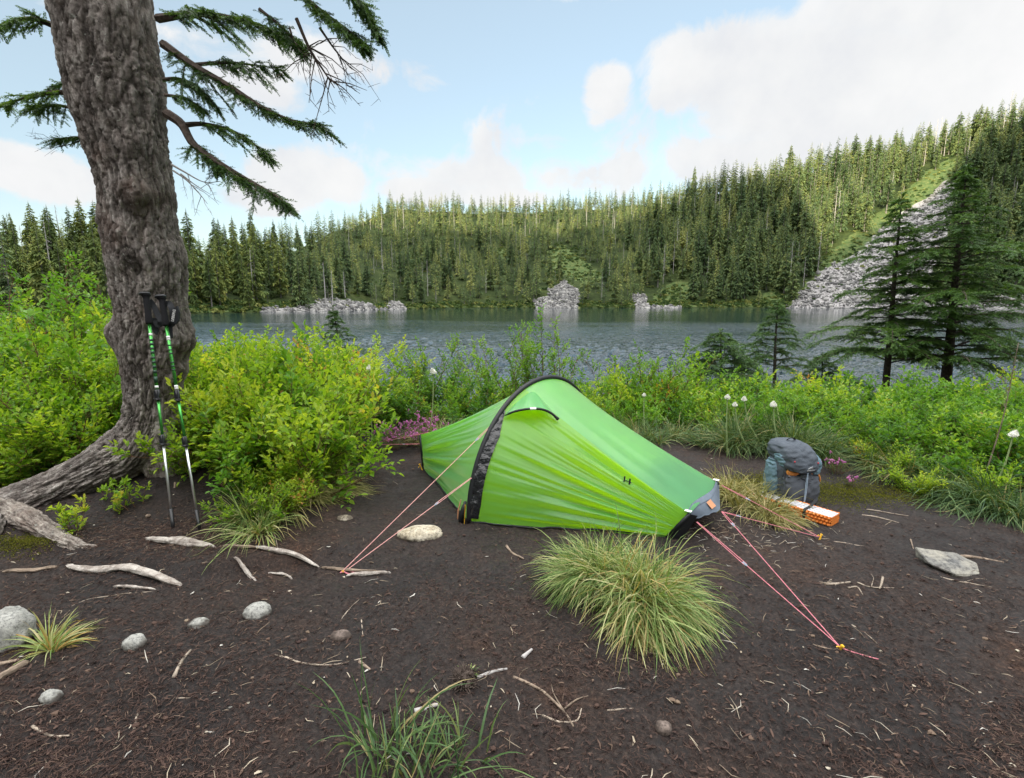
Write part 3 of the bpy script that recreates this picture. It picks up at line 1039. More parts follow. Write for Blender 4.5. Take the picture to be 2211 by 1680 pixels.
e1, r1 = cells((pc + warp) * np.array([24, 24, 7.5]), 101)
e2, r2 = cells((pc + warp * .6) * np.array([52, 52, 20]), 111)
rel = -.55 * c1 - .55 * np.exp(-(e1 / .13) ** 2) + .75 * (r1 - .3) - .30 * np.exp(-(e2 / .16) ** 2) + .45 * (r2 - .4) + .35 * flake + .25 * vnoise(pc * np.array([16, 16, 6]), 59)
lump = fbm(pc * np.array([5, 5, 3.2]), 3, 56)
amp = np.repeat(np.interp(arc, [0, arc[-1] * .55, arc[-1] * .75, arc[-1]], [1.0, 1.05, .75, .6]), NA)
disp = .0150 * rel * amp + .024 * lump - .006
bv = base.reshape(-1, 3)
for (x, y, R, h, bx) in ((262, 722, .12, .105, -1), (287, 415, .09, .075, 0), (282, 560, .12, .065, 0), (262, 500, .07, .045, 0), (335, 470, .06, .05, 0), (318, 720, .05, -.04, 0), (300, 300, .08, .03, 0), (392, 735, .10, .085, 1), (385, 560, .12, .04, 1), (300, 590, .07, -.03, 0), (335, 640, .06, -.03, 0), (390, 800, .07, .05, 1), (225, 470, .09, .03, -1), (345, 760, .05, -.035, 0), (120, 1085, .10, -.03, 0)):
    tgt = P(x, y, TY - .19)
    if bx: tgt = P(x, y, TY)
    dd = np.linalg.norm(bv - tgt, axis=1)
    disp = disp + h * np.exp(-(dd / R) ** 2) * (1 + .6 * lump)
trunk_v = base + nrm * disp.reshape(NS, NA, 1)
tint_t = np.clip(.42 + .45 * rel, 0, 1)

tree = thing('hemlock_tree', sp_[12] * np.array([1, 1, 0]) + np.array([0, 0, .25]), 'old hemlock with a thick rough bark trunk and one huge root beside the trekking poles', 'tree')
mb = MB()
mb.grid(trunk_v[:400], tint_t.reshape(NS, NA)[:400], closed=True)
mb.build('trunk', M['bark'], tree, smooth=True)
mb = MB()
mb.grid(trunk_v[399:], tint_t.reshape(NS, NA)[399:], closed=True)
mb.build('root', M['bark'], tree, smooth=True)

def bark_limb(pts, r, name, parent, mat=None, n=150, k=84, amp=.016, seed=0, sc=(22, 22, 5), flat=1.0):
    pts = resample(pts, n)
    r = np.interp(np.linspace(0, 1, n), np.linspace(0, 1, len(r)), r)
    A = tube_rings(pts, r, k, flat)
    nr = unit(A - pts[:, None])
    a = np.arange(k) * 2 * math.pi / k
    ar = np.linspace(0, np.linalg.norm(np.diff(pts, axis=0), axis=1).sum(), n)
    q = np.stack([np.tile(np.cos(a) * .12, (n, 1)), np.tile(np.sin(a) * .12, (n, 1)), np.tile(ar[:, None], (1, k))], -1).reshape(-1, 3) + seed * 3.7
    rel = .8 - 1.3 * np.exp(-(fbm(q * np.array(sc), 2, 60 + seed) / .12) ** 2) - .5 * np.exp(-(fbm(q * np.array(sc) * np.array([2, 2, 2.5]), 2, 65 + seed) / .1) ** 2) + .5 * fbm(q * np.array(sc) * 3, 2, 68 + seed)
    lum = fbm(q * np.array([6, 6, 4]), 2, 70 + seed)
    e1, r1 = cells(q * np.array(sc) * np.array([1.1, 1.1, 1.6]), 121 + seed)
    rel = rel * .5 - .5 * np.exp(-(e1 / .13) ** 2) + .7 * (r1 - .3)
    A = A + nr * (amp * rel + amp * 1.6 * lum).reshape(n, k, 1)
    mb = MB()
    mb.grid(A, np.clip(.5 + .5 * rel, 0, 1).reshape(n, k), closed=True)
    i0 = np.arange(k)
    mb.add(A[-1], [list(i0)], .4)
    mb.add(A[0], [list(i0[::-1])], .4)
    return mb.build(name, mat or M['bark'], parent, smooth=True)
# shorter root to the right, and the pale spur of the big root that runs along the soil
bark_limb([P(338, 850, 3.50), P(352, 915, 3.50), P(362, 965, 3.50), P(372, 1015, 3.5), P(384, 1065, 3.5)], [.16, .175, .19, .17, .10], 'root', tree, seed=1)
g1, g2, g3, g4 = GG(62, 1135), GG(120, 1163), GG(165, 1176), GG(222, 1180)
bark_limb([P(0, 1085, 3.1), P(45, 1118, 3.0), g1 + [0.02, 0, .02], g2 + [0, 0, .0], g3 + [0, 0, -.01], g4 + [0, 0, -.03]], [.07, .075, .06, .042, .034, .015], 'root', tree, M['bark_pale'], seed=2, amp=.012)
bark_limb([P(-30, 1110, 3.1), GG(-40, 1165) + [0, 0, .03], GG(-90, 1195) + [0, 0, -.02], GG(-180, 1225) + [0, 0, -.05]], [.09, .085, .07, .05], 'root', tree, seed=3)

rb = np.random.default_rng(88)
def big_bough(path, Yp, r0, lmax, **kw):
    if np.isscalar(Yp): Yp = [Yp] * len(path)
    pts = [P(x, y, Y) for (x, y), Y in zip(path, Yp)]
    w, f = MB(), MB()
    bough(pts, r0, lmax, w, f, rb, TW_HI, **kw)
    for extra in kw.pop('extra', []): pass
    b = w.build('branch', M['twig_wood'], tree)
    f.build('foliage', M['hemlock'], b)
    return b
def twig_bare(mbw, path, Y, r0, rng, n=7, L=.16):
    pts = resample([P(x, y, Y) for x, y in path], 14)
    mbw.tube(pts, np.linspace(r0, r0 * .2, 14), 5)
    d, _, _ = frames(pts)
    for i in range(n):
        j = rng.integers(3, 13)
        v = unit(d[j] * .8 + rng.normal(0, .55, 3) * np.array([1, .6, 1]))
        l = L * rng.uniform(.4, 1.1)
        q = np.array([pts[j], pts[j] + v * l * .5 + rng.normal(0, .008, 3), pts[j] + v * l + np.array([0, 0, -.2 * l])])
        mbw.tube(q, [r0 * .38, r0 * .25, r0 * .1], 4, cap=False)
        for _ in range(4):
            u = rng.uniform(.3, 1); a = q[0] * (1 - u) + q[2] * u
            e = unit(v + rng.normal(0, .7, 3)) * l * rng.uniform(.15, .4)
            mbw.tube(np.array([a, a + e]), [r0 * .2, r0 * .08], 3, cap=False)
ds = dict(tl=.066, spacing=.016, dens=1, thin=.12)
big_bough([(352, 95), (415, 140), (485, 180), (560, 228), (625, 258), (688, 268)], [3.4, 3.3, 3.2, 3.15, 3.1, 3.08], .026, .24, droop=.55, prof=lambda t: .65 + .5 * math.sin(t * 6.5) if t < .85 else .5, start=.05, **ds)
big_bough([(420, 140), (480, 135), (545, 140), (605, 150)], [3.3, 3.3, 3.3, 3.3], .012, .21, droop=.55, **ds)
big_bough([(352, 172), (385, 170), (425, 185), (462, 225)], 3.3, .012, .20, droop=.7, **ds)
big_bough([(356, 205), (400, 212), (440, 235)], 3.25, .010, .14, droop=.8, tint=.62, **ds)
big_bough([(360, 245), (392, 268), (418, 312), (470, 350), (540, 392), (595, 422), (620, 446)], [3.35, 3.3, 3.25, 3.22, 3.2, 3.18, 3.16], .030, .22, droop=.5, start=.30, prof=lambda t: .3 + 1.0 * t if t < .7 else .9 - .6 * (t - .7) / .3, **ds)
big_bough([(396, 270), (440, 268), (500, 282), (550, 312), (582, 342)], [3.3, 3.3, 3.32, 3.34, 3.34], .016, .22, droop=.5, start=.2, **ds)
big_bough([(460, 345), (500, 372), (530, 392), (470, 398)][:3], 3.15, .008, .20, droop=.6, **ds)
big_bough([(418, 312), (440, 330), (470, 372), (440, 392)][:3], 3.3, .008, .16, droop=.4, **ds)
big_bough([(150, 200), (110, 200), (55, 212), (5, 226)], [3.4, 3.38, 3.35, 3.32], .018, .20, droop=.5, tint=.62, **ds)
big_bough([(160, 235), (130, 228), (95, 228), (60, 240)], [3.5, 3.5, 3.5, 3.5], .012, .16, droop=.7, tint=.4, **ds)
big_bough([(180, 298), (155, 296), (125, 302)], [3.55, 3.6, 3.6], .010, .13, droop=.6, **ds)
big_bough([(155, 175), (140, 180), (120, 190)], [3.55, 3.6, 3.6], .009, .12, droop=.6, **ds)
# above the old picture edge
big_bough([(340, 40), (430, 30), (540, 48), (650, 90)], [3.4, 3.3, 3.2, 3.1], .024, .25, droop=.5, **ds)
big_bough([(345, -60), (470, -120), (620, -100), (750, -30), (815, 70)], [3.3, 3.1, 2.95, 2.9, 2.88], .030, .26, droop=.5, start=.2, **ds)
big_bough([(130, 60), (60, 40), (-20, 60)], [3.4, 3.3, 3.2], .02, .22, droop=.5, **ds)
big_bough([(620, -40), (690, 20), (745, 60), (790, 95)], [2.95, 2.9, 2.88, 2.88], .012, .16, droop=.6, **ds)
big_bough([(560, 20), (610, 60), (650, 108)], [2.98, 2.96, 2.95], .010, .14, droop=.6, **ds)
mb = MB()
twig_bare(mb, [(640, 40), (668, 105), (700, 155), (722, 190)], 2.95, .010, rb, 14, .26)
twig_bare(mb, [(690, 60), (725, 110), (760, 150)], 2.95, .007, rb, 12, .22)
twig_bare(mb, [(625, 60), (640, 105), (662, 140)], 2.95, .006, rb, 6, .16)
mb.build('branch', M['twig_wood'], tree)
mb = MB()
twig_bare(mb, [(370, 355), (400, 372), (432, 390), (462, 398)], 3.3, .007, rb, 5, .18)
twig_bare(mb, [(374, 368), (402, 388), (428, 415), (448, 440)], 3.3, .006, rb, 4, .14)
twig_bare(mb, [(390, 375), (420, 398), (455, 420)], 3.3, .005, rb, 3, .10)
mb.build('branch', M['snag'], tree)
mb = MB()
twig_bare(mb, [(182, 300), (150, 312), (100, 322)], 3.6, .005, rb, 8, .2)
mb.build('branch', M['twig_wood'], tree)

# ================================================================== YOUNG CONIFERS ON THE BANK
def bank_conifer(x, ytop, ybase, Y, label, nb, reach, seed, mat, bare=.0, lean=0.0, tl=.10, group=None, r=None, taper=.85, tint=.4):
    rng = np.random.default_rng(seed)
    top = P(x[1], ytop, Y); low = P(x[0], ybase, Y)
    ax = unit(top - low)
    gb = float(gz(np.array([low[0]]), np.array([low[1]]))[0])
    base = low + ax * ((gb - .05 - low[2]) / ax[2])
    H = np.linalg.norm(top - base)
    Hv = np.linalg.norm(top - low)
    t = thing('young_hemlock', base, label, 'conifer', group)
    mb = MB()
    r = r or H * .018
    n = 24
    pts = base + ax * np.linspace(0, H, n)[:, None] + np.stack([np.sin(np.linspace(0, 7, n)) * .012, np.cos(np.linspace(0, 5, n)) * .012, np.zeros(n)], 1)
    mb.tube(pts, r * (1 - np.linspace(0, 1, n)) ** .8 + .004, 10)
    mb.build('trunk', M['conifer_bark'], t, smooth=True)
    w, f = MB(), MB()
    for i in range(nb):
        u = bare + (1 - bare) * (i + rng.uniform(0, 1)) / nb          # 0 low .. 1 top
        h = (H - Hv) + Hv * u
        p = base + ax * h
        az = i * 2.4 + rng.uniform(-.6, .6)
        ln = reach * (1 - u) ** taper * rng.uniform(.45, 1.2) + .05
        if rng.random() < .14: ln *= 1.35
        d = np.array([math.cos(az), math.sin(az), 0])
        rise = rng.uniform(-.02, .22) * (1 - .3 * u)
        path = [p, p + d * ln * .35 + [0, 0, rise * ln * .5], p + d * ln * .7 + [0, 0, rise * ln * .5], p + d * ln + [0, 0, rise * ln * .2 - .10 * ln]]
        bough(path, max(.004, r * .22 * (1 - u * .6)), min(.5, ln * .5), w, f, rng, TW_LO, tl=tl, spacing=max(.034, tl * .5), droop=.30, dens=1, start=.08 + .12 * (1 - u), n=9, tint=tint + rng.normal(0, .07), prof=lambda s: 1.0 - .75 * s)
    # drooping leader
    lp = [base + ax * H * .93, top, top + np.array([.02, 0, .05])]
    bough(lp, .006, .06, w, f, rng, TW_LO, tl=tl * .7, spacing=.02, n=6, sub=False, prof=lambda s: 1 - .5 * s)
    b = w.build('branches', M['twig_wood'], t)
    f.build('foliage', mat, t)
    return t
bank_conifer((2040, 2085), 365, 830, 9.0, 'tallest young hemlock at the right edge of the lake bank', 100, 1.95, 31, M['fir'], bare=.10, r=.095, tint=.36)
bank_conifer((1912, 1946), 425, 815, 9.5, 'second tallest young hemlock, left of the tallest one on the right bank', 80, 1.45, 32, M['fir'], bare=.08, r=.070, tint=.42)
bank_conifer((1671, 1678), 655, 815, 8.0, 'small thin conifer with a bare lower trunk standing against the water', 38, .62, 33, M['fir'], bare=.12, r=.035, tint=.32, tl=.07)
bank_conifer((1558, 1555), 718, 830, 7.6, 'small bushy pointed conifer left of the thin bare trunked one', 54, .78, 34, M['fir'], bare=.0, r=.03, tint=.24, tl=.07, taper=.7)
bank_conifer((740, 718), 668, 760, 8.2, 'tiny slim conifer poking above the bushes left of the tent in front of the lake', 30, .42, 35, M['fir'], bare=.0, r=.022, tint=.35, tl=.06, taper=1.3)
bank_conifer((1775, 1775), 770, 830, 10.0, 'low conifer sprays over the water behind the right thicket', 22, .7, 36, M['hemlock'], bare=.0, r=.03, tl=.09)
# ================================================================== SHRUBS
def leaf_mesh(mb, Pb, D, N, L, Wd, tint, fold=.22, droop=.18):
    """elliptic folded leaves, one per row"""
    D = unit(D)
    N = unit(N - D * np.sum(N * D, 1, keepdims=True))
    S = np.cross(N, D)
    L = L[:, None]; Wd = Wd[:, None]
    b = Pb
    l1 = Pb + D * L * .33 + S * Wd * .5 + N * Wd * fold
    l2 = Pb + D * L * .70 + S * Wd * .40 + N * (Wd * fold - L * droop * .4)
    tp = Pb + D * L - N * L * droop
    r2 = Pb + D * L * .70 - S * Wd * .40 + N * (Wd * fold - L * droop * .4)
    r1 = Pb + D * L * .33 - S * Wd * .5 + N * Wd * fold
    V = np.stack([b, l1, l2, tp, r2, r1], 1).reshape(-1, 3)
    k = np.arange(len(Pb))[:, None] * 6
    Fc = np.concatenate([k + np.array([[0, 3, 2, 1]]), k + np.array([[0, 5, 4, 3]])])
    mb.add(V, Fc, np.repeat(tint, 6))

def grow_shrub(seed, h, spread, nstem, leaf=.026, ntw=9, lo=.25, aspect=.5, sublen=.13, gap=.017, tint=.45, tv=.16, stem_r=.006, upr=.35):
    rng = np.random.default_rng(seed)
    w, f = MB(), MB()
    PB, DD, NN, LL, TT = [], [], [], [], []
    def put_leaves(pts, dens=1.0, t0=.1, tb=0):
        seg = np.linalg.norm(np.diff(pts, axis=0), axis=1)
        tot = seg.sum()
        n = max(2, int(tot / gap * dens))
        ts = t0 + (1 - t0) * (np.arange(n) + .5) / n
        cs = np.concatenate([[0], np.cumsum(seg)]) / max(tot, 1e-6)
        pos = np.stack([np.interp(ts, cs, pts[:, i]) for i in range(3)], 1)
        d = unit(pts[-1] - pts[0] + 1e-6)
        sd = unit(np.cross(d, [0, 0, 1]) + 1e-4)
        sg = np.where(np.arange(n) % 2, 1, -1)[:, None]
        D = d * rng.uniform(.35, .8, (n, 1)) + sd * sg * rng.uniform(.6, 1, (n, 1)) + np.array([0, 0, 1]) * rng.uniform(-.2, .45, (n, 1))
        N = np.array([0, 0, 1.0]) + d * -.25 + rng.normal(0, .38, (n, 3))
        PB.append(pos); DD.append(D); NN.append(N)
        LL.append(leaf * rng.uniform(.6, 1.2, n) * (1 - .25 * ts))
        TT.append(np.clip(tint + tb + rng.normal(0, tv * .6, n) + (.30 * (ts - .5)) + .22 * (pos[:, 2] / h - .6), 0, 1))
        # terminal leaf
        PB.append(pts[-1:]); DD.append(d[None] + rng.normal(0, .15, (1, 3))); NN.append(np.array([[0, 0, 1.0]]) + rng.normal(0, .3, (1, 3)))
        LL.append(np.array([leaf * .8])); TT.append(np.array([min(1, tint + tb + .2)]))
    for i in range(nstem):
        az = rng.uniform(0, 6.283); lean = spread * rng.uniform(.05, 1) ** .7
        p = np.array([math.cos(az), math.sin(az), 0]) * rng.uniform(0, .13) * h + np.array([0, 0, -.04])
        d = unit(np.array([math.cos(az) * lean, math.sin(az) * lean, 1]))
        ln = h * rng.uniform(.65, 1.06)
        pts = [p]
        for k in range(8):
            d = unit(d + rng.normal(0, .13, 3) + np.array([0, 0, .03]))
            p = p + d * ln / 8
            pts.append(p)
        pts = np.array(pts)
        sb = rng.normal(0, .11)
        w.tube(pts, np.linspace(stem_r, stem_r * .22, 9), 4, cap=False)
        for j in range(ntw):
            t = lo + (1 - lo) * (j + rng.uniform(0, 1)) / ntw
            ki = min(7, int(t * 8)); ff = t * 8 - ki
            b = pts[ki] * (1 - ff) + pts[ki + 1] * ff
            dd = unit(pts[ki + 1] - pts[ki])
            o = rng.normal(0, 1, 3); o[2] *= .35
            v = unit(dd * .55 + unit(o) * .8 + np.array([0, 0, upr]))
            tl = h * rng.uniform(.10, .26) * (1.15 - .55 * t)
            tw = [b]
            for k in range(4):
                v = unit(v + rng.normal(0, .15, 3) + np.array([0, 0, .05]))
                tw.append(tw[-1] + v * tl / 4)
            tw = np.array(tw)
            w.tube(tw, np.linspace(stem_r * .4, stem_r * .13, 5), 3, cap=False)
            put_leaves(tw, 1.0, .2, sb)
            for m in range(3):
                u = rng.uniform(.2, .9); kk = min(3, int(u * 4))
                q = tw[kk]
                v2 = unit(v + unit(rng.normal(0, 1, 3)) * .9 + np.array([0, 0, .15]))
                l2 = sublen * h * rng.uniform(.5, 1.1)
                sub = np.array([q, q + v2 * l2 * .5, q + unit(v2 + np.array([0, 0, .2])) * l2])
                w.tube(sub, [stem_r * .2, stem_r * .15, stem_r * .1], 3, cap=False)
                put_leaves(sub, 1.0, .1, sb)
    PB, DD, NN, LL, TT = map(np.concatenate, (PB, DD, NN, LL, TT))
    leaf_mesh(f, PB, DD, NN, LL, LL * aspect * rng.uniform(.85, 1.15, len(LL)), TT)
    return w, f, float(np.percentile(PB[:, 2], 97)), len(PB)

SHRUB = {}
def shrub_protos(kind, seeds, mat, **kw):
    SHRUB[kind] = [(grow_shrub(s, **kw), mat, [None]) for s in seeds]
shrub_protos('berry', range(100, 107), 'bush', h=1.0, spread=.75, nstem=15, ntw=9, leaf=.046, lo=.22, gap=.026, aspect=.58)
shrub_protos('berry_low', range(110, 114), 'bush', h=.55, spread=1.1, nstem=13, ntw=9, leaf=.044, sublen=.2, lo=.15, tint=.45, stem_r=.004, gap=.025, aspect=.52)
shrub_protos('berry_green', range(150, 154), 'bushg', h=1.0, spread=.75, nstem=13, ntw=9, leaf=.050, lo=.22, gap=.029, aspect=.52)
shrub_protos('berry_low_green', range(160, 165), 'bushg', h=.55, spread=1.1, nstem=12, ntw=8, leaf=.050, sublen=.22, lo=.12, tint=.45, stem_r=.004, gap=.030, aspect=.52)
shrub_protos('broad', range(170, 173), 'alder', h=.75, spread=.8, nstem=9, ntw=8, leaf=.062, sublen=.16, lo=.2, stem_r=.005, gap=.034, aspect=.6)
shrub_protos('alder', range(120, 124), 'alder', h=1.6, spread=.55, nstem=7, ntw=12, leaf=.050, aspect=.62, gap=.035, lo=.25, sublen=.07, stem_r=.009)
shrub_protos('seedling', range(130, 133), 'bush', h=.26, spread=.6, nstem=3, ntw=4, leaf=.036, sublen=.18, lo=.3, stem_r=.003, gap=.02)
shrub_protos('heath', range(140, 142), 'heather', h=.35, spread=.9, nstem=40, ntw=5, leaf=.010, aspect=.3, gap=.009, sublen=.15, lo=.2, stem_r=.002)
rs = np.random.default_rng(300)
SPOT = {}
def put_shrub(kind, x, Y, ytop, zone, pos=None, hmul=None, label=None, name='blueberry_shrub', cat='shrub'):
    if kind == 'berry' and pos is None:
        pq = P(x, ytop, Y)
        if pq[2] - float(gz(np.array([pq[0]]), np.array([pq[1]]))[0]) < .78: kind = 'berry_low'
        if zone in 'RB': kind += '_green'
        u_ = rs.random()
        if u_ < (.22 if zone in 'RB' else .12): kind = 'broad'
        elif u_ > .93: kind = 'berry_low'
    k = int(rs.integers(len(SHRUB[kind])))
    (w, f, zt, n), mat, slot = SHRUB[kind][k]
    if pos is None:
        p = P(x, ytop, Y)
        g = float(gz(np.array([p[0]]), np.array([p[1]]))[0])
        s = max(.18, (p[2] - g) / zt)
        pos = np.array([p[0], p[1], g - .02])
    else:
        s = hmul
    lab, grp = label or ZONES[zone][0], (None if label else ZONES[zone][1])
    if slot[0] is None:
        root = thing(name, (0, 0, 0), lab, cat, grp)
        w.build('stems', M['shrub_stem'], root)
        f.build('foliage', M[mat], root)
        slot[0] = root
    else:
        root = copy_tree(slot[0])
        root.name = name
    root.location = pos
    sx = s * rs.uniform(.9, 1.1) if s < 1 else s ** .6 * rs.uniform(.9, 1.1)
    root.scale = (sx, sx, s)
    root.rotation_euler = (0, 0, rs.uniform(0, 6.28))
    for kk in ('group',):
        if kk in root and grp is None: del root[kk]
    tag(root, lab, cat, grp)
    return root
ZONES = {
    'L': ('yellow green blueberry shrub in the thicket left of the big trunk', 'shrubs left of the big trunk'),
    'LT': ('tall broad leaved alder shrub standing behind the thicket at the left edge', 'tall shrubs at the left edge'),
    'M': ('yellow green blueberry shrub in the thicket between the big trunk and the tent', 'shrubs between trunk and tent'),
    'B': ('green shrub on the lake bank behind the tent', 'shrubs behind the tent'),
    'BA': ('airy alder sapling with round leaves behind the tent against the water', 'alder saplings behind the tent'),
    'R': ('bright green blueberry shrub in the thicket right of the backpack', 'shrubs right of the backpack'),
    'S': ('small leafy seedling sprouting from the soil under the big root', 'seedlings under the big root'),
}
# left of the trunk
for (Y, xs_, yt, j) in ((3.75, (-150, 30, 110, 205), 800, 35), (4.2, (-260, -60, 60, 150, 240), 745, 30), (4.75, (-330, -130, 10, 100, 190, 262), 715, 25), (5.4, (-300, -60, 50, 140, 230), 690, 25), (6.2, (-250, -20, 90, 180), 690, 25)):
    for x in xs_:
        put_shrub('berry', x + rs.uniform(-15, 15), Y + rs.uniform(-.15, .15), yt + rs.uniform(-j, j), 'L')
for (x, Y, yt) in ((40, 5.2, 566), (-60, 5.6, 590), (110, 5.9, 625), (175, 5.6, 605), (225, 6.0, 630), (-170, 5.4, 560), (140, 5.0, 640)):
    put_shrub('alder', x, Y, yt, 'LT', name='alder_shrub')
for (x, Y, yt) in ((20, 3.55, 905), (100, 3.62, 880), (180, 3.7, 870), (-70, 3.5, 930), (235, 3.78, 860)):
    put_shrub('berry_low', x, Y, yt, 'L')
# between trunk and tent
for (Y, xs_, yt, j) in ((3.3, (540, 585, 630), 935, 30), (3.5, (420, 490, 555, 610, 650), 850, 30), (3.7, (430, 500, 560, 615, 660), 815, 30), (4.05, (420, 480, 540, 600, 655), 775, 25), (4.5, (440, 510, 575, 635, 685), 755, 22), (5.0, (450, 530, 600, 665, 720), 758, 20), (5.6, (430, 520, 600, 680, 745), 765, 20)):
    for x in xs_:
        put_shrub('berry', x + rs.uniform(-12, 12), Y + rs.uniform(-.1, .1), yt + rs.uniform(-j, j), 'M')
for (x, Y, yt) in ((395, 3.38, 975), (470, 3.42, 1000), (560, 2.98, 1020), (610, 3.05, 1030), (345, 3.4, 995), (640, 3.2, 1005), (665, 3.5, 950), (690, 3.8, 910)):
    put_shrub('berry_low', x, Y, yt, 'M')
# behind the tent
for (Y, xs_, yt, j) in ((5.4, (790, 830), 850, 20), (5.5, (1330, 1410, 1480), 865, 18), (5.8, (840, 905, 965, 1020, 1080, 1290), 838, 15), (6.2, (1270, 1340, 1400, 1460, 1530, 1600), 830, 22), (6.8, (860, 930, 1000, 1060, 1250, 1320, 1390, 1450, 1520), 815, 18)):
    for x in xs_:
        put_shrub('berry', x + rs.uniform(-15, 15), Y + rs.uniform(-.15, .15), yt + rs.uniform(-j, j), 'B')
for (x, Y, yt) in ((905, 6.3, 735), (960, 6.6, 760), (1060, 6.3, 728), (1115, 6.2, 718), (1205, 6.2, 690), (1385, 6.4, 745), (1440, 6.4, 765)):
    put_shrub('alder', x, Y, yt, 'BA', name='alder_sapling')
# right thicket
for (Y, xs_, yt, j) in ((3.75, (2010, 2090, 2180), 960, 30), (4.1, (1960, 2030, 2110, 2190, 2270), 915, 25), (4.5, (1830, 1890, 1960, 2040, 2120, 2200, 2290), 880, 20), (4.95, (1640, 1700, 1770, 1840, 1910, 1990, 2070, 2150, 2240), 860, 18), (5.5, (1560, 1640, 1720, 1790, 1860, 1940, 2020, 2100, 2190, 2290), 845, 15), (6.2, (1600, 1690, 1780, 1860, 1940, 2030, 2120, 2220), 830, 12), (7.0, (1650, 1740, 1830, 1920, 2010, 2110, 2210), 828, 12)):
    for x in xs_:
        put_shrub('berry', x + rs.uniform(-15, 15), Y + rs.uniform(-.12, .12), yt + rs.uniform(-j, j), 'R')
for (x, Y, yt) in ((1920, 4.0, 960), (1985, 3.6, 1010), (2140, 3.5, 1000), (1860, 4.25, 950)):
    put_shrub('berry_low', x, Y, yt, 'R')
# seedlings near the root
for (x, y, s) in ((145, 1150, .8), (168, 1148, 1.0), (262, 1110, .8), (300, 1095, .9), (235, 1085, .7)):
    put_shrub('seedling', 0, 0, 0, 'S', pos=GG(x, y) + np.array([0, 0, -.01]), hmul=s, name='seedling', cat='seedling')

# ---- heather ---------------------------------------------------------------
def heather(x, Y, s, nfl, label, seed, spread=.35, big=1.0):
    rng = np.random.default_rng(seed)
    p = P(x, 900, Y); g = float(gz(np.array([p[0]]), np.array([p[1]]))[0])
    (w, f, zt, n), mat, slot = SHRUB['heath'][seed % 2]
    pos = np.array([p[0], p[1], g])
    t = thing('heather_clump', pos, label, 'heather')
    wb, fb = MB(), MB()
    for src, dst in ((w, wb), (f, fb)):
        for V, T in zip(src.V, src.T): pass
        V = np.concatenate(src.V) * np.array([s * big, s * big, s]) + pos
        for k, Fc in enumerate(src.F):
            pass
        dst.V, dst.T, dst.n = [V], [np.concatenate(src.T)], len(V)
        dst.F, dst.M = src.F, src.M
    wb.build('stems', M['shrub_stem'], t)
    fb.build('foliage', M['heather'], t)
    fl = MB()
    fv = np.concatenate(f.V) * np.array([s * big, s * big, s])
    top = fv[fv[:, 2] > np.percentile(fv[:, 2], 60)]
    for i in range(nfl):
        c = top[rng.integers(len(top))] + pos + np.array([0, 0, .012])
        for _ in range(4):
            q = c + rng.normal(0, .006, 3)
            fl.add(ICO[1][0] * rng.uniform(.004, .0075) * np.array([1, 1, 1.3]) + q, ICO[1][1])
    fl.build('blossoms', M['pink'], t)
heather(905, 4.85, .95, 170, 'wide clump of pink flowering heather behind the left end of the tent', 1, big=1.6)
heather(850, 4.75, .75, 60, 'low heather clump with few pink flowers left of the widest clump', 2, big=1.5)
heather(1820, 3.95, .5, 14, 'small heather sprig with pink flowers right of the backpack', 3)
heather(1850, 3.72, .30, 6, 'tiny heather sprig at the edge of the bare soil right of the backpack', 4)

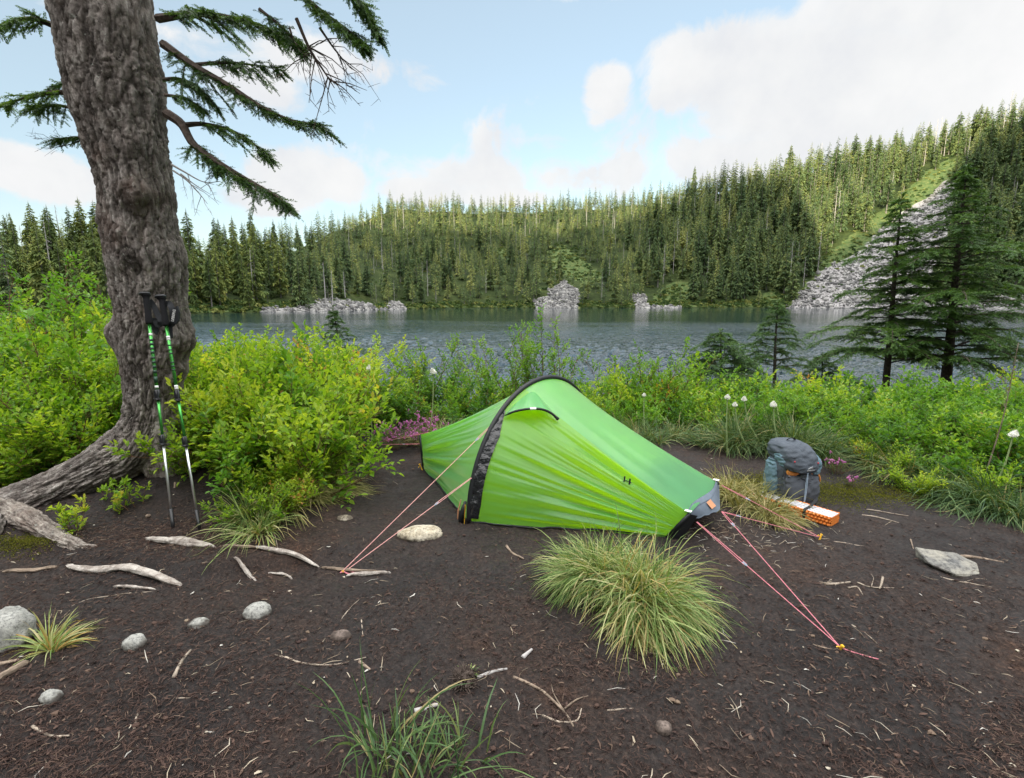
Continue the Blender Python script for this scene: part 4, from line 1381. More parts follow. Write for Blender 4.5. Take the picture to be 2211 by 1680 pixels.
# ================================================================== GRASS TUSSOCKS
def tussock(name, pos, n, L, r, label, mat, seed, bias=(0, 0), up=1.0, width=.0032, tint=.42, tv=.2, mats2=None, group=None, cat='grass tuft', curl=1.0, elong=1.0, hang=0.0):
    rng = np.random.default_rng(seed)
    mb = MB()
    K = 7
    az = rng.uniform(0, 6.283, n)
    rr = r * np.sqrt(rng.random(n))
    b = np.stack([np.cos(az) * rr * elong, np.sin(az) * rr, np.zeros(n)], 1) + pos
    az2 = az + rng.normal(0, .55, n)
    lean = rng.uniform(.05, .95, n) ** .8
    # blades grow in small sub-tufts, each leaning its own way
    ns = max(3, n // 110)
    sub_ = rng.integers(ns, size=n)
    so = rng.normal(0, .30, (ns, 2)); sl_ = rng.uniform(.72, 1.15, ns); stn = rng.normal(0, .09, ns)
    sc_ = np.stack([np.cos(rng.uniform(0, 6.28, ns)), np.sin(rng.uniform(0, 6.28, ns))], 1) * (r * .8 * np.sqrt(rng.random(ns)))[:, None]
    b[:, :2] = pos[:2] + (b[:, :2] - pos[:2]) * .45 + sc_[sub_] * np.array([elong, 1])
    d0 = unit(np.stack([np.cos(az2) * lean + bias[0] + so[sub_, 0], np.sin(az2) * lean + bias[1] + so[sub_, 1], np.full(n, up)], 1))
    ln = L * rng.uniform(.45, 1.12, n) * sl_[sub_]
    g = rng.uniform(.5, 1.5, n) * curl
    w = width * rng.uniform(.6, 1.25, n)
    pts = np.zeros((n, K, 3)); pts[:, 0] = b
    d = d0.copy()
    base_z = gz(b[:, 0], b[:, 1])
    pts[:, 0, 2] = base_z - .01
    for k in range(1, K):
        d = unit(d + np.stack([np.zeros(n), np.zeros(n), -g * .30 * (.4 + k / K)], 1) + rng.normal(0, .05, (n, 3)))
        q = pts[:, k - 1] + d * (ln / (K - 1))[:, None]
        gzv = gz(q[:, 0], q[:, 1], False) + .004 - hang
        q[:, 2] = np.maximum(q[:, 2], gzv)
        pts[:, k] = q
    sd = unit(np.cross(d0, np.array([0, 0, 1.0])) + rng.normal(0, .3, (n, 3)))
    prof = np.array([.7, 1, 1, .9, .7, .45, .06])
    A = pts + sd[:, None] * (w[:, None] * prof)[..., None]
    Bq = pts - sd[:, None] * (w[:, None] * prof)[..., None]
    V = np.stack([A, Bq], 2).reshape(-1, 3)      # n,K,2
    i = np.arange(n)[:, None] * K * 2
    k = np.arange(K - 1)[None] * 2
    Fc = np.stack([i + k, i + k + 1, i + k + 3, i + k + 2], -1).reshape(-1, 4)
    T = np.clip(tint + rng.normal(0, tv, n) + stn[sub_], 0, 1)
    T = np.where(rng.random(n) < .10, rng.uniform(.8, 1, n), T)
    TT = np.clip(T[:, None] + np.linspace(.10, -.02, K)[None] + np.where(np.arange(K) > K - 3, .06, 0)[None], 0, 1)
    mb.add(V, Fc, np.repeat(TT.ravel(), 2))
    o = mb.build(name, M[mat])
    o.data.transform(__import__('mathutils').Matrix.Translation(-np.array(pos)))
    o.location = pos
    return tag(o, label, cat, group)
GT = lambda x, y: GG(x, y)
tussock('grass_tussock', GT(1280, 1250), 2200, .30, .10, 'big shaggy pale green grass tussock in front of the tent', 'grass', 401, (-.14, .05), .95, tint=.47, curl=1.15, width=.0029, tv=.24)
tussock('grass_tussock', GT(1388, 1305), 2600, .38, .10, 'long drooping grass tussock combed to the right beside the big shaggy one', 'grass', 402, (.24, -.20), .75, tint=.53, curl=1.25, width=.0029, tv=.24)
tussock('grass_tussock', GT(1385, 1350), 900, .31, .08, 'straw coloured skirt of grass hanging below the two big tussocks', 'straw', 403, (.16, -.35), .4, tint=.35, curl=1.7, width=.0027)
tussock('grass_tussock', GT(545, 1126), 560, .32, .055, 'fresh fountain like grass tuft at the foot of the trekking poles', 'grass', 404, (.14, -.1), 1.15, tint=.40, width=.003)
tussock('grass_tussock', GT(565, 1150), 160, .36, .05, 'thin yellowed grass tuft bending over the roots right of the fountain like one', 'grass', 405, (.15, -.35), .8, tint=.6)
tussock('grass_tussock', P(665, 1085, 3.32), 600, .36, .12, 'dry hanging grass below the shrubs left of the small white stone', 'straw', 406, (.15, -.25), .6, tint=.22, curl=1.4)
tussock('grass_tussock', P(715, 1040, 3.6), 500, .36, .12, 'dry brown green grass along the thicket edge left of the tent', 'straw', 407, (.25, -.2), .6, tint=.18, curl=1.4)
tussock('grass_tussock', P(590, 1090, 3.1), 350, .34, .10, 'brownish grass among the low shrubs right of the poles', 'straw', 408, (.1, -.2), .8, tint=.2)
tussock('grass_tussock', GT(2105, 1095), 900, .42, .16, 'dark green tussock arching over the soil at the right edge', 'darkgrass', 409, (-.1, -.2), .85, tint=.40, curl=1.2)
tussock('grass_tussock', GT(2030, 1065), 500, .38, .12, 'dark green tussock left of the arching one at the right edge', 'darkgrass', 410, (-.1, -.15), .9, tint=.38)
tussock('grass_tussock', GT(2190, 1120), 600, .42, .14, 'dark tussock cut by the right picture edge below the white flower', 'darkgrass', 411, (-.1, -.2), .85, tint=.36)
tussock('grass_tussock', P(1900, 1035, 4.1), 500, .36, .14, 'flat dark grass under the right thicket behind the pink heather', 'darkgrass', 412, (0, -.2), .7, tint=.42)
tussock('grass_tussock', P(1960, 1060, 3.85), 420, .34, .12, 'brown green grass under the right thicket left of the dark tussocks', 'darkgrass', 413, (-.1, -.2), .7, tint=.55)
for k, (x, y, Y, n, L, lab) in enumerate(((1590, 965, 4.7, 800, .48, 'grey green grass tuft behind the backpack to its left, farther from the pack'), (1655, 960, 4.6, 800, .46, 'grey green grass tuft directly behind the left side of the backpack'), (1720, 950, 4.4, 700, .46, 'grass tuft rising right behind the top of the backpack'), (1785, 985, 4.3, 500, .40, 'grass tuft behind the right side of the backpack'), (1530, 985, 4.9, 500, .36, 'grass tuft nearest behind the right end of the tent'))):
    tussock('grass_tussock', P(x, y, Y) * np.array([1, 1, 0]) + np.array([0, 0, 0]), n, L, .13, lab, 'darkgrass', 420 + k, (0, -.05), 1.0, tint=.45, curl=.9)
tussock('grass_tussock', GT(1620, 1092), 900, .30, .14, 'yellow green grass tussock between the tent end and the backpack', 'straw', 430, (.02, -.12), .85, tint=.18, curl=1.2)
tussock('grass_tussock', GT(1575, 1070), 500, .26, .11, 'straw grass close behind the grey tent end', 'straw', 431, (0, -.1), .9, tint=.3)
tussock('grass_tussock', GT(1665, 1115), 350, .26, .07, 'yellowed grass spilling over the left end of the foam mat', 'straw', 432, (.15, -.2), .8, tint=.32)
tussock('grass_tussock', P(980, 905, 5.0) * np.array([1, 1, 0]), 500, .34, .2, 'pale grass behind the roof of the tent', 'grass', 433, (0, 0), 1, tint=.5)
tussock('grass_tussock', P(930, 930, 4.9) * np.array([1, 1, 0]), 300, .28, .2, 'thin pale grass between heather and tent', 'straw', 434, (0, 0), 1, tint=.3)
tussock('grass_tussock', GT(105, 1405), 130, .26, .025, 'small yellow green grass tuft beside the speckled boulder', 'grass', 435, (.1, .1), .75, tint=.5, curl=.8, width=.0035)
tussock('grass_tussock', GT(790, 1655), 110, .26, .15, 'sparse long green blades at the bottom edge left of the stump', 'darkgrass', 436, (.05, .05), 1.15, tint=.42, curl=.75, elong=1.6, width=.0034)
tussock('grass_tussock', GT(950, 1680), 60, .24, .12, 'sparse green blades at the bottom edge under the tufted stump', 'darkgrass', 437, (.12, .05), 1.1, tint=.46, curl=.8, elong=1.5, width=.0034)
tussock('grass_tussock', GT(1012, 1462), 70, .06, .022, 'bright green tuft growing out of the small dead stump', 'grass', 438, (.05, 0), 1.0, tint=.3, width=.0025)
for k, (x, Y) in enumerate(((1450, 5.2), (1400, 5.0), (1345, 5.3))):
    tussock('grass_tussock', P(x, 940, Y) * np.array([1, 1, 0]), 350, .34, .18, ['grass tuft behind the sloping tent roof, nearest the backpack', 'grass tuft behind the middle of the sloping tent roof', 'grass tuft behind the sloping tent roof, nearest the hoop'][k], 'darkgrass', 440 + k, (0, 0), 1, tint=.5)

# ---- beargrass flowers -----------------------------------------------------
def beargrass(x, y, Y, size, foot, label, seed, tilt=(0, 0)):
    rng = np.random.default_rng(seed)
    c = P(x, y, Y)
    fx = P(foot[0], foot[1], Y)
    g = float(gz(np.array([fx[0]]), np.array([Y]))[0])
    b = np.array([fx[0], Y, g - .02])
    t = thing('beargrass_flower', b, label, 'flower')
    mid = (b + c) / 2 + np.array([(c[0] - b[0]) * .25, 0, .03])
    s = MB(); s.tube(resample([b, mid, c], 14), np.linspace(.007, .0045, 14), 6, .5)
    s.build('stem', M['flower_stem'], t, smooth=True)
    f = MB()
    ax = unit(np.array([tilt[0], tilt[1], 1.0]))
    n = 240
    for i in range(n):
        u = (i + .5) / n
        zz = -.5 + 1.5 * u ** .9
        rad_ = size * (.62 * (1 - max(0, u - .25) / .75) ** .75 if u > .25 else .62 * (.6 + .4 * u / .25))
        a = i * 2.39996
        o = np.array([math.cos(a) * rad_, math.sin(a) * rad_, zz * size * .75])
        o = o + (ax - np.array([0, 0, 1])) * o[2]
        d = unit(np.array([math.cos(a), math.sin(a), .5 + u]))
        q = c + o * rng.uniform(.85, 1.05)
        l = size * .17
        for m in range(3):
            e1 = unit(rng.normal(0, 1, 3)); e1 = unit(e1 - d * (e1 @ d) * .6); e2 = unit(np.cross(d, e1))
            f.add(np.array([q, q + e1 * l * .6 + e2 * l * .3 + d * l * .4, q + e1 * l * 1.1 + d * l * .5, q + e1 * l * .6 - e2 * l * .3 + d * l * .4]), [[0, 1, 2, 3]])
    f.add(ICO[2][0] * np.array([.5, .5, .5]) * size + c, ICO[2][1])
    f.build('blossom', M['white_petals'], t)
beargrass(797, 795, 4.6, .040, (800, 900), 'white flower head at the right side of the thicket left of the tent', 1)
beargrass(935, 803, 5.0, .048, (925, 900), 'white flower head on a long stem behind the left tent end', 2, (-.3, 0))
beargrass(1390, 853, 5.2, .030, (1392, 930), 'single white flower bud behind the sloping tent roof', 3)
beargrass(1570, 858, 4.5, .036, (1572, 960), 'pointed white flower head, highest of the trio left of the backpack', 4)
beargrass(1586, 874, 4.45, .034, (1625, 960), 'round white flower head, lowest of the trio left of the backpack', 5)
beargrass(1606, 862, 4.5, .036, (1655, 965), 'white flower head, rightmost of the trio left of the backpack', 6)
beargrass(1669, 874, 4.3, .042, (1695, 970), 'white flower head with a tall pale stem right above the backpack', 7)
beargrass(2187, 938, 3.45, .042, (2130, 1090), 'largest white flower head leaning at the right picture edge', 8, (.5, 0))
beargrass(190, 717, 4.9, .030, (192, 800), 'white flower half hidden in the thicket left of the big trunk', 9)
# ================================================================== TENT
TA = GG(1012, 1130)
TA[2] = max(TA[2], 0.0)
ta_, tm_ = np.array([.8, -.6, 0]), np.array([.6, .8, 0])
HS, HH = .85, .83
def T3(al, s, z):
    al, s, z = np.broadcast_arrays(np.asarray(al, float), np.asarray(s, float), np.asarray(z, float))
    return TA + al[..., None] * ta_ + s[..., None] * tm_ + z[..., None] * np.array([0, 0, 1.0])
PHS = 1.272
WS = .42
def phi(w):
    return np.interp(w, [0, WS, 1 - WS, 1], [0, PHS, math.pi - PHS, math.pi])
RE = dict(al=[1.09, 1.212, 1.212, 1.09], s=[.548, .56, 1.14, 1.15], z=[.0, .185, .205, .0])
LE = dict(al=[-1.0, -1.03, -1.03, -1.0], s=[.556, .556, 1.144, 1.144], z=[.0, .30, .30, .0])
wk = [0, WS, 1 - WS, 1]
def tent_surf(u, w, side, wr=1.0):
    """u 0 hoop .. 1 end, w 0 front hem .. 1 back hem"""
    E = RE if side > 0 else LE
    ph = phi(w)
    hs, hzv = HS - HS * np.cos(ph), HH * np.sin(ph) ** .97
    ea, es, ez = np.interp(w, wk, E['al']), np.interp(w, wk, E['s']), np.interp(w, wk, E['z'])
    # the hem is pulled outward near the hoop and straight to the corner
    al = ea * u
    s = hs + (es - hs) * u
    z = hzv + (ez - hzv) * u
    # saddle sag toward the inside
    k = u * (1 - u) * 4
    ins_s = np.cos(ph) * 1.0
    ins_z = -np.sin(ph)
    sag = .035 * k * np.sin(np.clip(w / WS, 0, 1) * math.pi * .5)
    s = s + ins_s * sag * (1 if side > 0 else 1)
    z = z + ins_z * sag * .8
    # tension folds converging on the end corners
    uu = np.stack([w.ravel() * 40, u.ravel() * 1.6, np.zeros(w.size) + (3 if side > 0 else 9)], 1)
    f1 = vnoise(uu, 5).reshape(w.shape)
    uu2 = np.stack([w.ravel() * 95, u.ravel() * 2.2, np.zeros(w.size) + 5.0], 1)
    f2 = vnoise(uu2, 6).reshape(w.shape)
    door = np.where(w < WS * .95, 1.0, .18)
    env = np.clip(u * 5, 0, 1) ** 1.1 * np.clip((1 - u) * 6, .12, 1) * sstep(0, .03, w)
    amp = wr * env * door * (.030 * f1 * sstep(.05, .55, u) + .0085 * f2)
    s = s - np.cos(ph) * amp
    z = z + np.sin(ph) * amp
    z = np.maximum(z, .012)
    return T3(al, s, z)
tent = thing('tent', TA + .9 * tm_, 'green one person tunnel tent with a single black hoop pitched on the bare soil', 'tent')
def panel(name, u0, u1, w0, w1, side, mat, nu=110, nw=120, off=0.0, wr=1.0):
    u, w = np.meshgrid(np.linspace(u0, u1, nu), np.linspace(w0, w1, nw))
    A = tent_surf(u, w, side, wr)
    if off:
        du = np.gradient(A, axis=1); dw = np.gradient(A, axis=0)
        n = unit(np.cross(du, dw)) * side
        n = np.where(n[..., 2:] < -.2, -n, n)
        A = A + n * off
    mb = MB(); mb.grid(A)
    return mb.build(name, mat, tent, smooth=True)
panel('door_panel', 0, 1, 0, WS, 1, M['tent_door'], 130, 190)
panel('roof_panel', 0, 1, WS, 1, 1, M['tent_green'])
panel('side_panel', 0, 1, 0, WS, -1, M['tent_green'], 120, 150)
panel('roof_panel', 0, 1, WS, 1, -1, M['tent_green'])
# zip flap running down beside the hoop
u, w = np.meshgrid(np.linspace(0.006, 1, 7), np.linspace(.012, .315, 70))
wd = .060 * np.interp(w, [.0, .05, .24, .315], [.8, 1.0, .95, .25])
A = tent_surf(u * wd, w, 1, .0)
cam_dir = unit(CAM - A)
wrk = (fbm(np.stack([w.ravel() * 60, u.ravel() * 2, u.ravel() * 0], 1), 2, 3).reshape(w.shape) * .012 + .012)
A = A + cam_dir * wrk[..., None]
mb = MB(); mb.grid(A)
mb.build('zip_flap', M['tent_gloss'], tent, smooth=True)
# pole sleeve
ph = np.linspace(.0, math.pi, 90)
arcp = T3(ph * 0, HS - HS * np.cos(ph), HH * np.sin(ph) ** .97 + .006)
mb = MB(); mb.tube(arcp, .0165, 10)
mb.tube(arcp + unit(arcp - T3(0, HS, .2)) * .015 - ta_ * .004, .0035, 5)
sl = mb.build('pole_sleeve', M['tent_black'], tent, smooth=True)
# end walls, corner struts, hems
def quadgrid(a, b, c, d, n=16, bulge=0.0, dirn=None):
    s, t = np.meshgrid(np.linspace(0, 1, n), np.linspace(0, 1, n))
    A = (1 - t)[..., None] * ((1 - s)[..., None] * a + s[..., None] * b) + t[..., None] * ((1 - s)[..., None] * d + s[..., None] * c)
    if bulge: A = A + (np.sin(s * math.pi) * np.sin(t * math.pi) * bulge)[..., None] * dirn
    return A
for E, nm, sg in ((RE, 'end_wall', 1), (LE, 'end_wall', -1)):
    a, b, c, d = [T3(E['al'][i], E['s'][i], max(.012, E['z'][i])) for i in range(4)]
    mb = MB(); mb.grid(quadgrid(a, b, c, d, 16, .015, ta_ * sg))
    mb.build(nm, M['tent_black'], tent, smooth=True)
    for p, q in ((a, b), (d, c)):
        mb = MB()
        if sg > 0 and p is a:
            wide = quadgrid(p + ta_ * .0 - tm_ * .006, q - tm_ * .004, q + ta_ * .045 - tm_ * .0, p + ta_ * .085 + tm_ * .02, 8)
            mb.grid(wide)
        mb.tube(np.array([p, p * .5 + q * .5 - tm_ * .002, q]), .011, 8)
        mb.build('corner_strut', M['tent_black'], tent, smooth=True)
for side, E in ((1, RE), (-1, LE)):
    for w0 in (0.0, 1.0):
        uu = np.linspace(0.01, 1, 40)
        pt_ = tent_surf(uu, np.full(40, w0), side, 0)
        pt_[:, 2] = gz(pt_[:, 0], pt_[:, 1]) + .012
        mb = MB(); mb.tube(pt_, .006, 6)
        mb.build('hem', M['tent_black'], tent, smooth=True)
# grey ventilation hood over the right end
na, nb_ = T3(1.205, .56, .192), T3(1.20, 1.14, .212)
tip = P(1553, 1101, 2.975)
far2 = P(1551, 1046, 3.30)
n = 22
s, t = np.meshgrid(np.linspace(0, 1, n), np.linspace(0, 1, n))
top = na * (1 - s[..., None]) + nb_ * s[..., None] + (np.sin(s * math.pi * 2 + .3)[..., None] * -.018) * ta_ + np.array([0, 0, .006])
low = P(1497, 1121, 2.87) * (1 - np.clip(s * 2, 0, 1))[..., None] + tip * (np.clip(s * 2, 0, 1) - np.clip(s * 2 - 1, 0, 1))[..., None] + far2 * np.clip(s * 2 - 1, 0, 1)[..., None]
A = top * (1 - t[..., None]) + low * t[..., None]
A[..., 2] += .010 * np.sin(t * math.pi) + .004 * np.sin(s * 40) * t * sstep(.3, .7, t)
mb = MB(); mb.grid(A)
hood = mb.build('vent_hood', M['tent_grey'], tent, smooth=True)
mb = MB(); mb.tube(A[8, :, :] + np.array([0, 0, .003]), .0016, 5)
mb.tube(A[-1, :, :], .003, 5)
mb.build('seam', M['tent_grey'], hood)
ci = A[12, 9] ; du = unit(A[12, 12] - A[12, 8]); dv = unit(A[15, 9] - A[11, 9]); nn = unit(np.cross(du, dv)); nn = nn if nn @ (CAM - ci) > 0 else -nn
mb = MB(); mb.grid(quadgrid(ci - du * .030 - dv * .02 + nn * .008, ci + du * .030 - dv * .02 + nn * .008, ci + du * .030 + dv * .03 + nn * .008, ci - du * .030 + dv * .03 + nn * .008, 3))
mb.build('label_patch', M['orange_patch'], hood)
for p in (na, nb_):
    mb = MB()
    q = np.array([p - ta_ * .022 - tm_ * .014, p + ta_ * .016 - tm_ * .014, p + ta_ * .016 + tm_ * .014, p - ta_ * .022 + tm_ * .014]) + np.array([0, 0, .010])
    mb.grid(quadgrid(*q, 4, .004, np.array([0, 0, 1.0])))
    mb.build('corner_tab', M['reflective'], tent)
# hooded vent over the door
ug, wg = np.meshgrid(np.linspace(0, 1, 140), np.linspace(0, 1, 200))
SURF = tent_surf(ug, wg, 1, 0).reshape(-1, 3)
SPX = project(SURF)
def on_tent(x, y, lift=0.0):
    d2 = (SPX[:, 0] - x) ** 2 + (SPX[:, 1] - y) ** 2
    c = np.where(d2 < 60)[0]
    if len(c) == 0: c = np.argsort(d2)[:4]
    i = c[np.argmin(SURF[c, 1])]
    p = P(x, y, SURF[i, 1])
    return p + unit(CAM - p) * lift
arcx = [(1089, 897, .012), (1108, 889, .05), (1130, 884, .085), (1152, 882, .10), (1172, 884, .085), (1190, 892, .05), (1205, 905, .010)]
lo_ = resample(np.array([on_tent(x, y, l) for x, y, l in arcx]), 40)
pk = on_tent(1150, 846, .006)
ridge_l, ridge_r = on_tent(1120, 868, .004), on_tent(1176, 872, .004)
up_ = resample(np.array([on_tent(1091, 893, .010), on_tent(1118, 866, .008), pk, on_tent(1178, 872, .008), on_tent(1204, 902, .008)]), 40)
t = np.linspace(0, 1, 14)[:, None, None]
A = up_[None] * (1 - t) + lo_[None] * t
cr = .010 * np.sin(np.linspace(0, 1, 40) * 19)[None] * np.sin(t[..., 0] * math.pi)
A = A + unit(CAM - A) * (cr[..., None] + .012 * np.sin(t * math.pi))
mb = MB(); mb.grid(A)
vh = mb.build('door_vent_hood', M['tent_green'], tent, smooth=True)
mb = MB(); mb.tube(lo_, np.interp(np.linspace(0, 1, 40), [0, .1, .9, 1], [.004, .0075, .0085, .012]), 7)
mb.build('hood_rim', M['tent_black'], vh, smooth=True)
mb = MB(); mb.tube(lo_[17:22] + unit(CAM - lo_[17:22]) * .002, .009, 7)
mb.build('reflective_tab', M['reflective'], vh)
# toggles
c = on_tent(1353, 1038, .008)
e1, e2 = unit(on_tent(1360, 1041) - on_tent(1346, 1035)), np.array([.1, 0, 1.0])
mb = MB()
for k in (-1, 1):
    mb.tube(np.array([c + e1 * k * .017 - e2 * .022, c + e1 * k * .017 + e2 * .022]), .0055, 7)
mb.tube(np.array([c - e1 * .02, c + e1 * .03]), .003, 5)
mb.build('toggle', M['tent_black'], tent)
# foot of the hoop: pole pocket with a yellow pull strap
b0 = T3(-.02, .0, .0)
mb = MB()
mb.tube(np.array([b0 + [-.035, 0, .0], b0 + [-.028, 0, .06], b0 + [-.005, 0.0, .14]]), [.018, .019, .010], 8)
mb.tube(np.array([b0 + [.0, -.01, .004], b0 + [.05, -.012, .006]]), .012, 8)
mb.build('pole_pocket', M['tent_black'], tent, smooth=True)
mb = MB(); mb.tube(np.array([b0 + [-.012, -.025, .0], b0 + [-.004, -.026, .13]]), .005, 6, flat=.5)
mb.build('pull_strap', M['peg_yellow'], tent)
mb = MB(); mb.tube(np.array([b0 + [-.058, .01, .02], b0 + [-.052, .01, .08], b0 + [-.035, .01, .15]]), [.008, .012, .006], 6, flat=.5)
mb.build('pole_tab', M['orange_patch'], tent)
# inner tent
u, w = np.meshgrid(np.linspace(-.86, .86, 50), np.linspace(.02, .98, 40))
def inner(u, w):
    ph = w * math.pi
    s0 = .56 + .30 * (1 - np.cos(ph)) * 1.0
    h = .70 - .50 * np.abs(u) ** 1.2
    s = .46 + .40 * (1 - np.cos(ph)) * (1 - .25 * np.abs(u))
    s = s + .10 * np.abs(u)
    return T3(u, s, .02 + h * np.sin(ph) ** .8)
mb = MB(); mb.grid(inner(u, w))
mb.build('inner_tent', M['inner_yellow'], tent, smooth=True)

# guy lines (tied to the tent) and pegs (stuck in the soil)
def guy(pts, slider_at=None, pale=False, dbl=.010):
    a, b = np.array(pts[0], float), np.array(pts[-1], float)
    mb = MB()
    side = unit(np.cross(b - a, [0, 0, 1])) * dbl
    if slider_at is None:
        mb.tube(np.array([a, (a + b) / 2 - [0, 0, .004], b]), .0022, 5)
    else:
        sp = a * (1 - slider_at) + b * slider_at
        mb.tube(np.array([a + side * .3, sp + side * .8]), .0019, 5)
        mb.tube(np.array([a - side * .3, sp - side * .8]), .0019, 5)
        mb.tube(np.array([sp, b]), .0022, 5)
    o = mb.build('guy_line', M['guy_pale' if pale else 'guy'], tent)
    if slider_at is not None:
        m2 = MB()
        d = unit(b - a)
        m2.tube(np.array([sp - d * .016, sp + d * .004, sp + d * .016]), [.011, .008, .003], 4, flat=.5)
        m2.build('slider', M['slider'], o)
    return o
pegA = GG(742, 1238)
hp1 = T3(0, .29, .622); hp2 = T3(0, .052, .30)
guy([hp1, pegA + [0, 0, .02]], .16, True)
guy([hp2, pegA + [.02, .01, .02]], .34, True)
pegB, pegC = GG(1812, 1403), GG(1768, 1166)
guy([T3(1.20, .575, .14) + ta_ * .05, pegB + [0, 0, .015]], .42)
tipg = tip + np.array([.015, 0, -.01])
guy([tipg, pegB + [0, .01, .015]], .14)
guy([tipg, pegC + [0, 0, .02]], .18)
guy([far2 + ta_ * .02, pegC + [0, .01, .02]], .30)
lt = T3(-1.04, .556, .30)
pegD, pegE = GG(786, 966), GG(800, 975)
guy([lt, GG(788, 964) + [0, 0, .02]], .35)
guy([T3(-1.04, .85, .28), GG(795, 958) + [0, 0, .02]], .45)
guy([T3(-1.02, .57, .22), GG(788, 964) + [0, 0, .02]], .3)
mb = MB()
q = GG(742, 1238)
lp = np.array([[0, 0, .012], [.03, -.02, .012], [.085, -.028, .008], [.05, .0, .008], [.0, .012, .010], [-.015, -.01, .01], [0, 0, .012]]) + q
mb.tube(resample(lp, 30), .003, 5)
mb.build('cord_loop', M['guy'], tent)
mb = MB()
q = GG(1812, 1403)
mb.tube(resample(np.array([[0, 0, .012], [.05, -.03, .008], [.10, -.055, .006], [.115, -.06, .005]]) + q, 16), .0026, 5)
mb.build('cord_loop', M['guy'], tent)
def peg(pos, label, col, tilt, h=.05, lie=False):
    mb = MB()
    d = unit(np.array([tilt[0], tilt[1], 1.0 if not lie else .35]))
    p = np.array(pos)
    mb.tube(np.array([p - d * .05, p + d * h]), .005, 6)
    mb.tube(np.array([p + d * h, p + d * (h + .006)]), [.008, .007], 8)
    h_ = unit(np.cross(d, [0, 1, 0]))
    mb.tube(np.array([p + d * h * .7, p + d * h * .75 + h_ * .016, p + d * h * .55 + h_ * .02]), .003, 5)
    o = mb.build('tent_peg', M[col])
    o.data.transform(__import__('mathutils').Matrix.Translation(-p)); o.location = p
    tag(o, label, 'tent peg')
peg(pegA, 'tent peg almost sunk in the soil where the two front guy lines meet', 'peg_yellow', (-.3, .2), .012)
peg(pegB, 'tent peg at the end of the two long red guy lines on the right', 'peg_yellow', (.3, -.2), .02)
peg(pegC, 'yellow tent peg in front of the orange foam mat', 'peg_yellow', (.5, .3), .035)
peg(GG(911, 1014), 'yellow tent peg at the left end corner of the tent', 'peg_yellow', (-.4, .0), .05)
peg(GG(787, 965), 'orange tent peg by the heather where the left guy lines end', 'peg_yellow', (-.4, .0), .02)

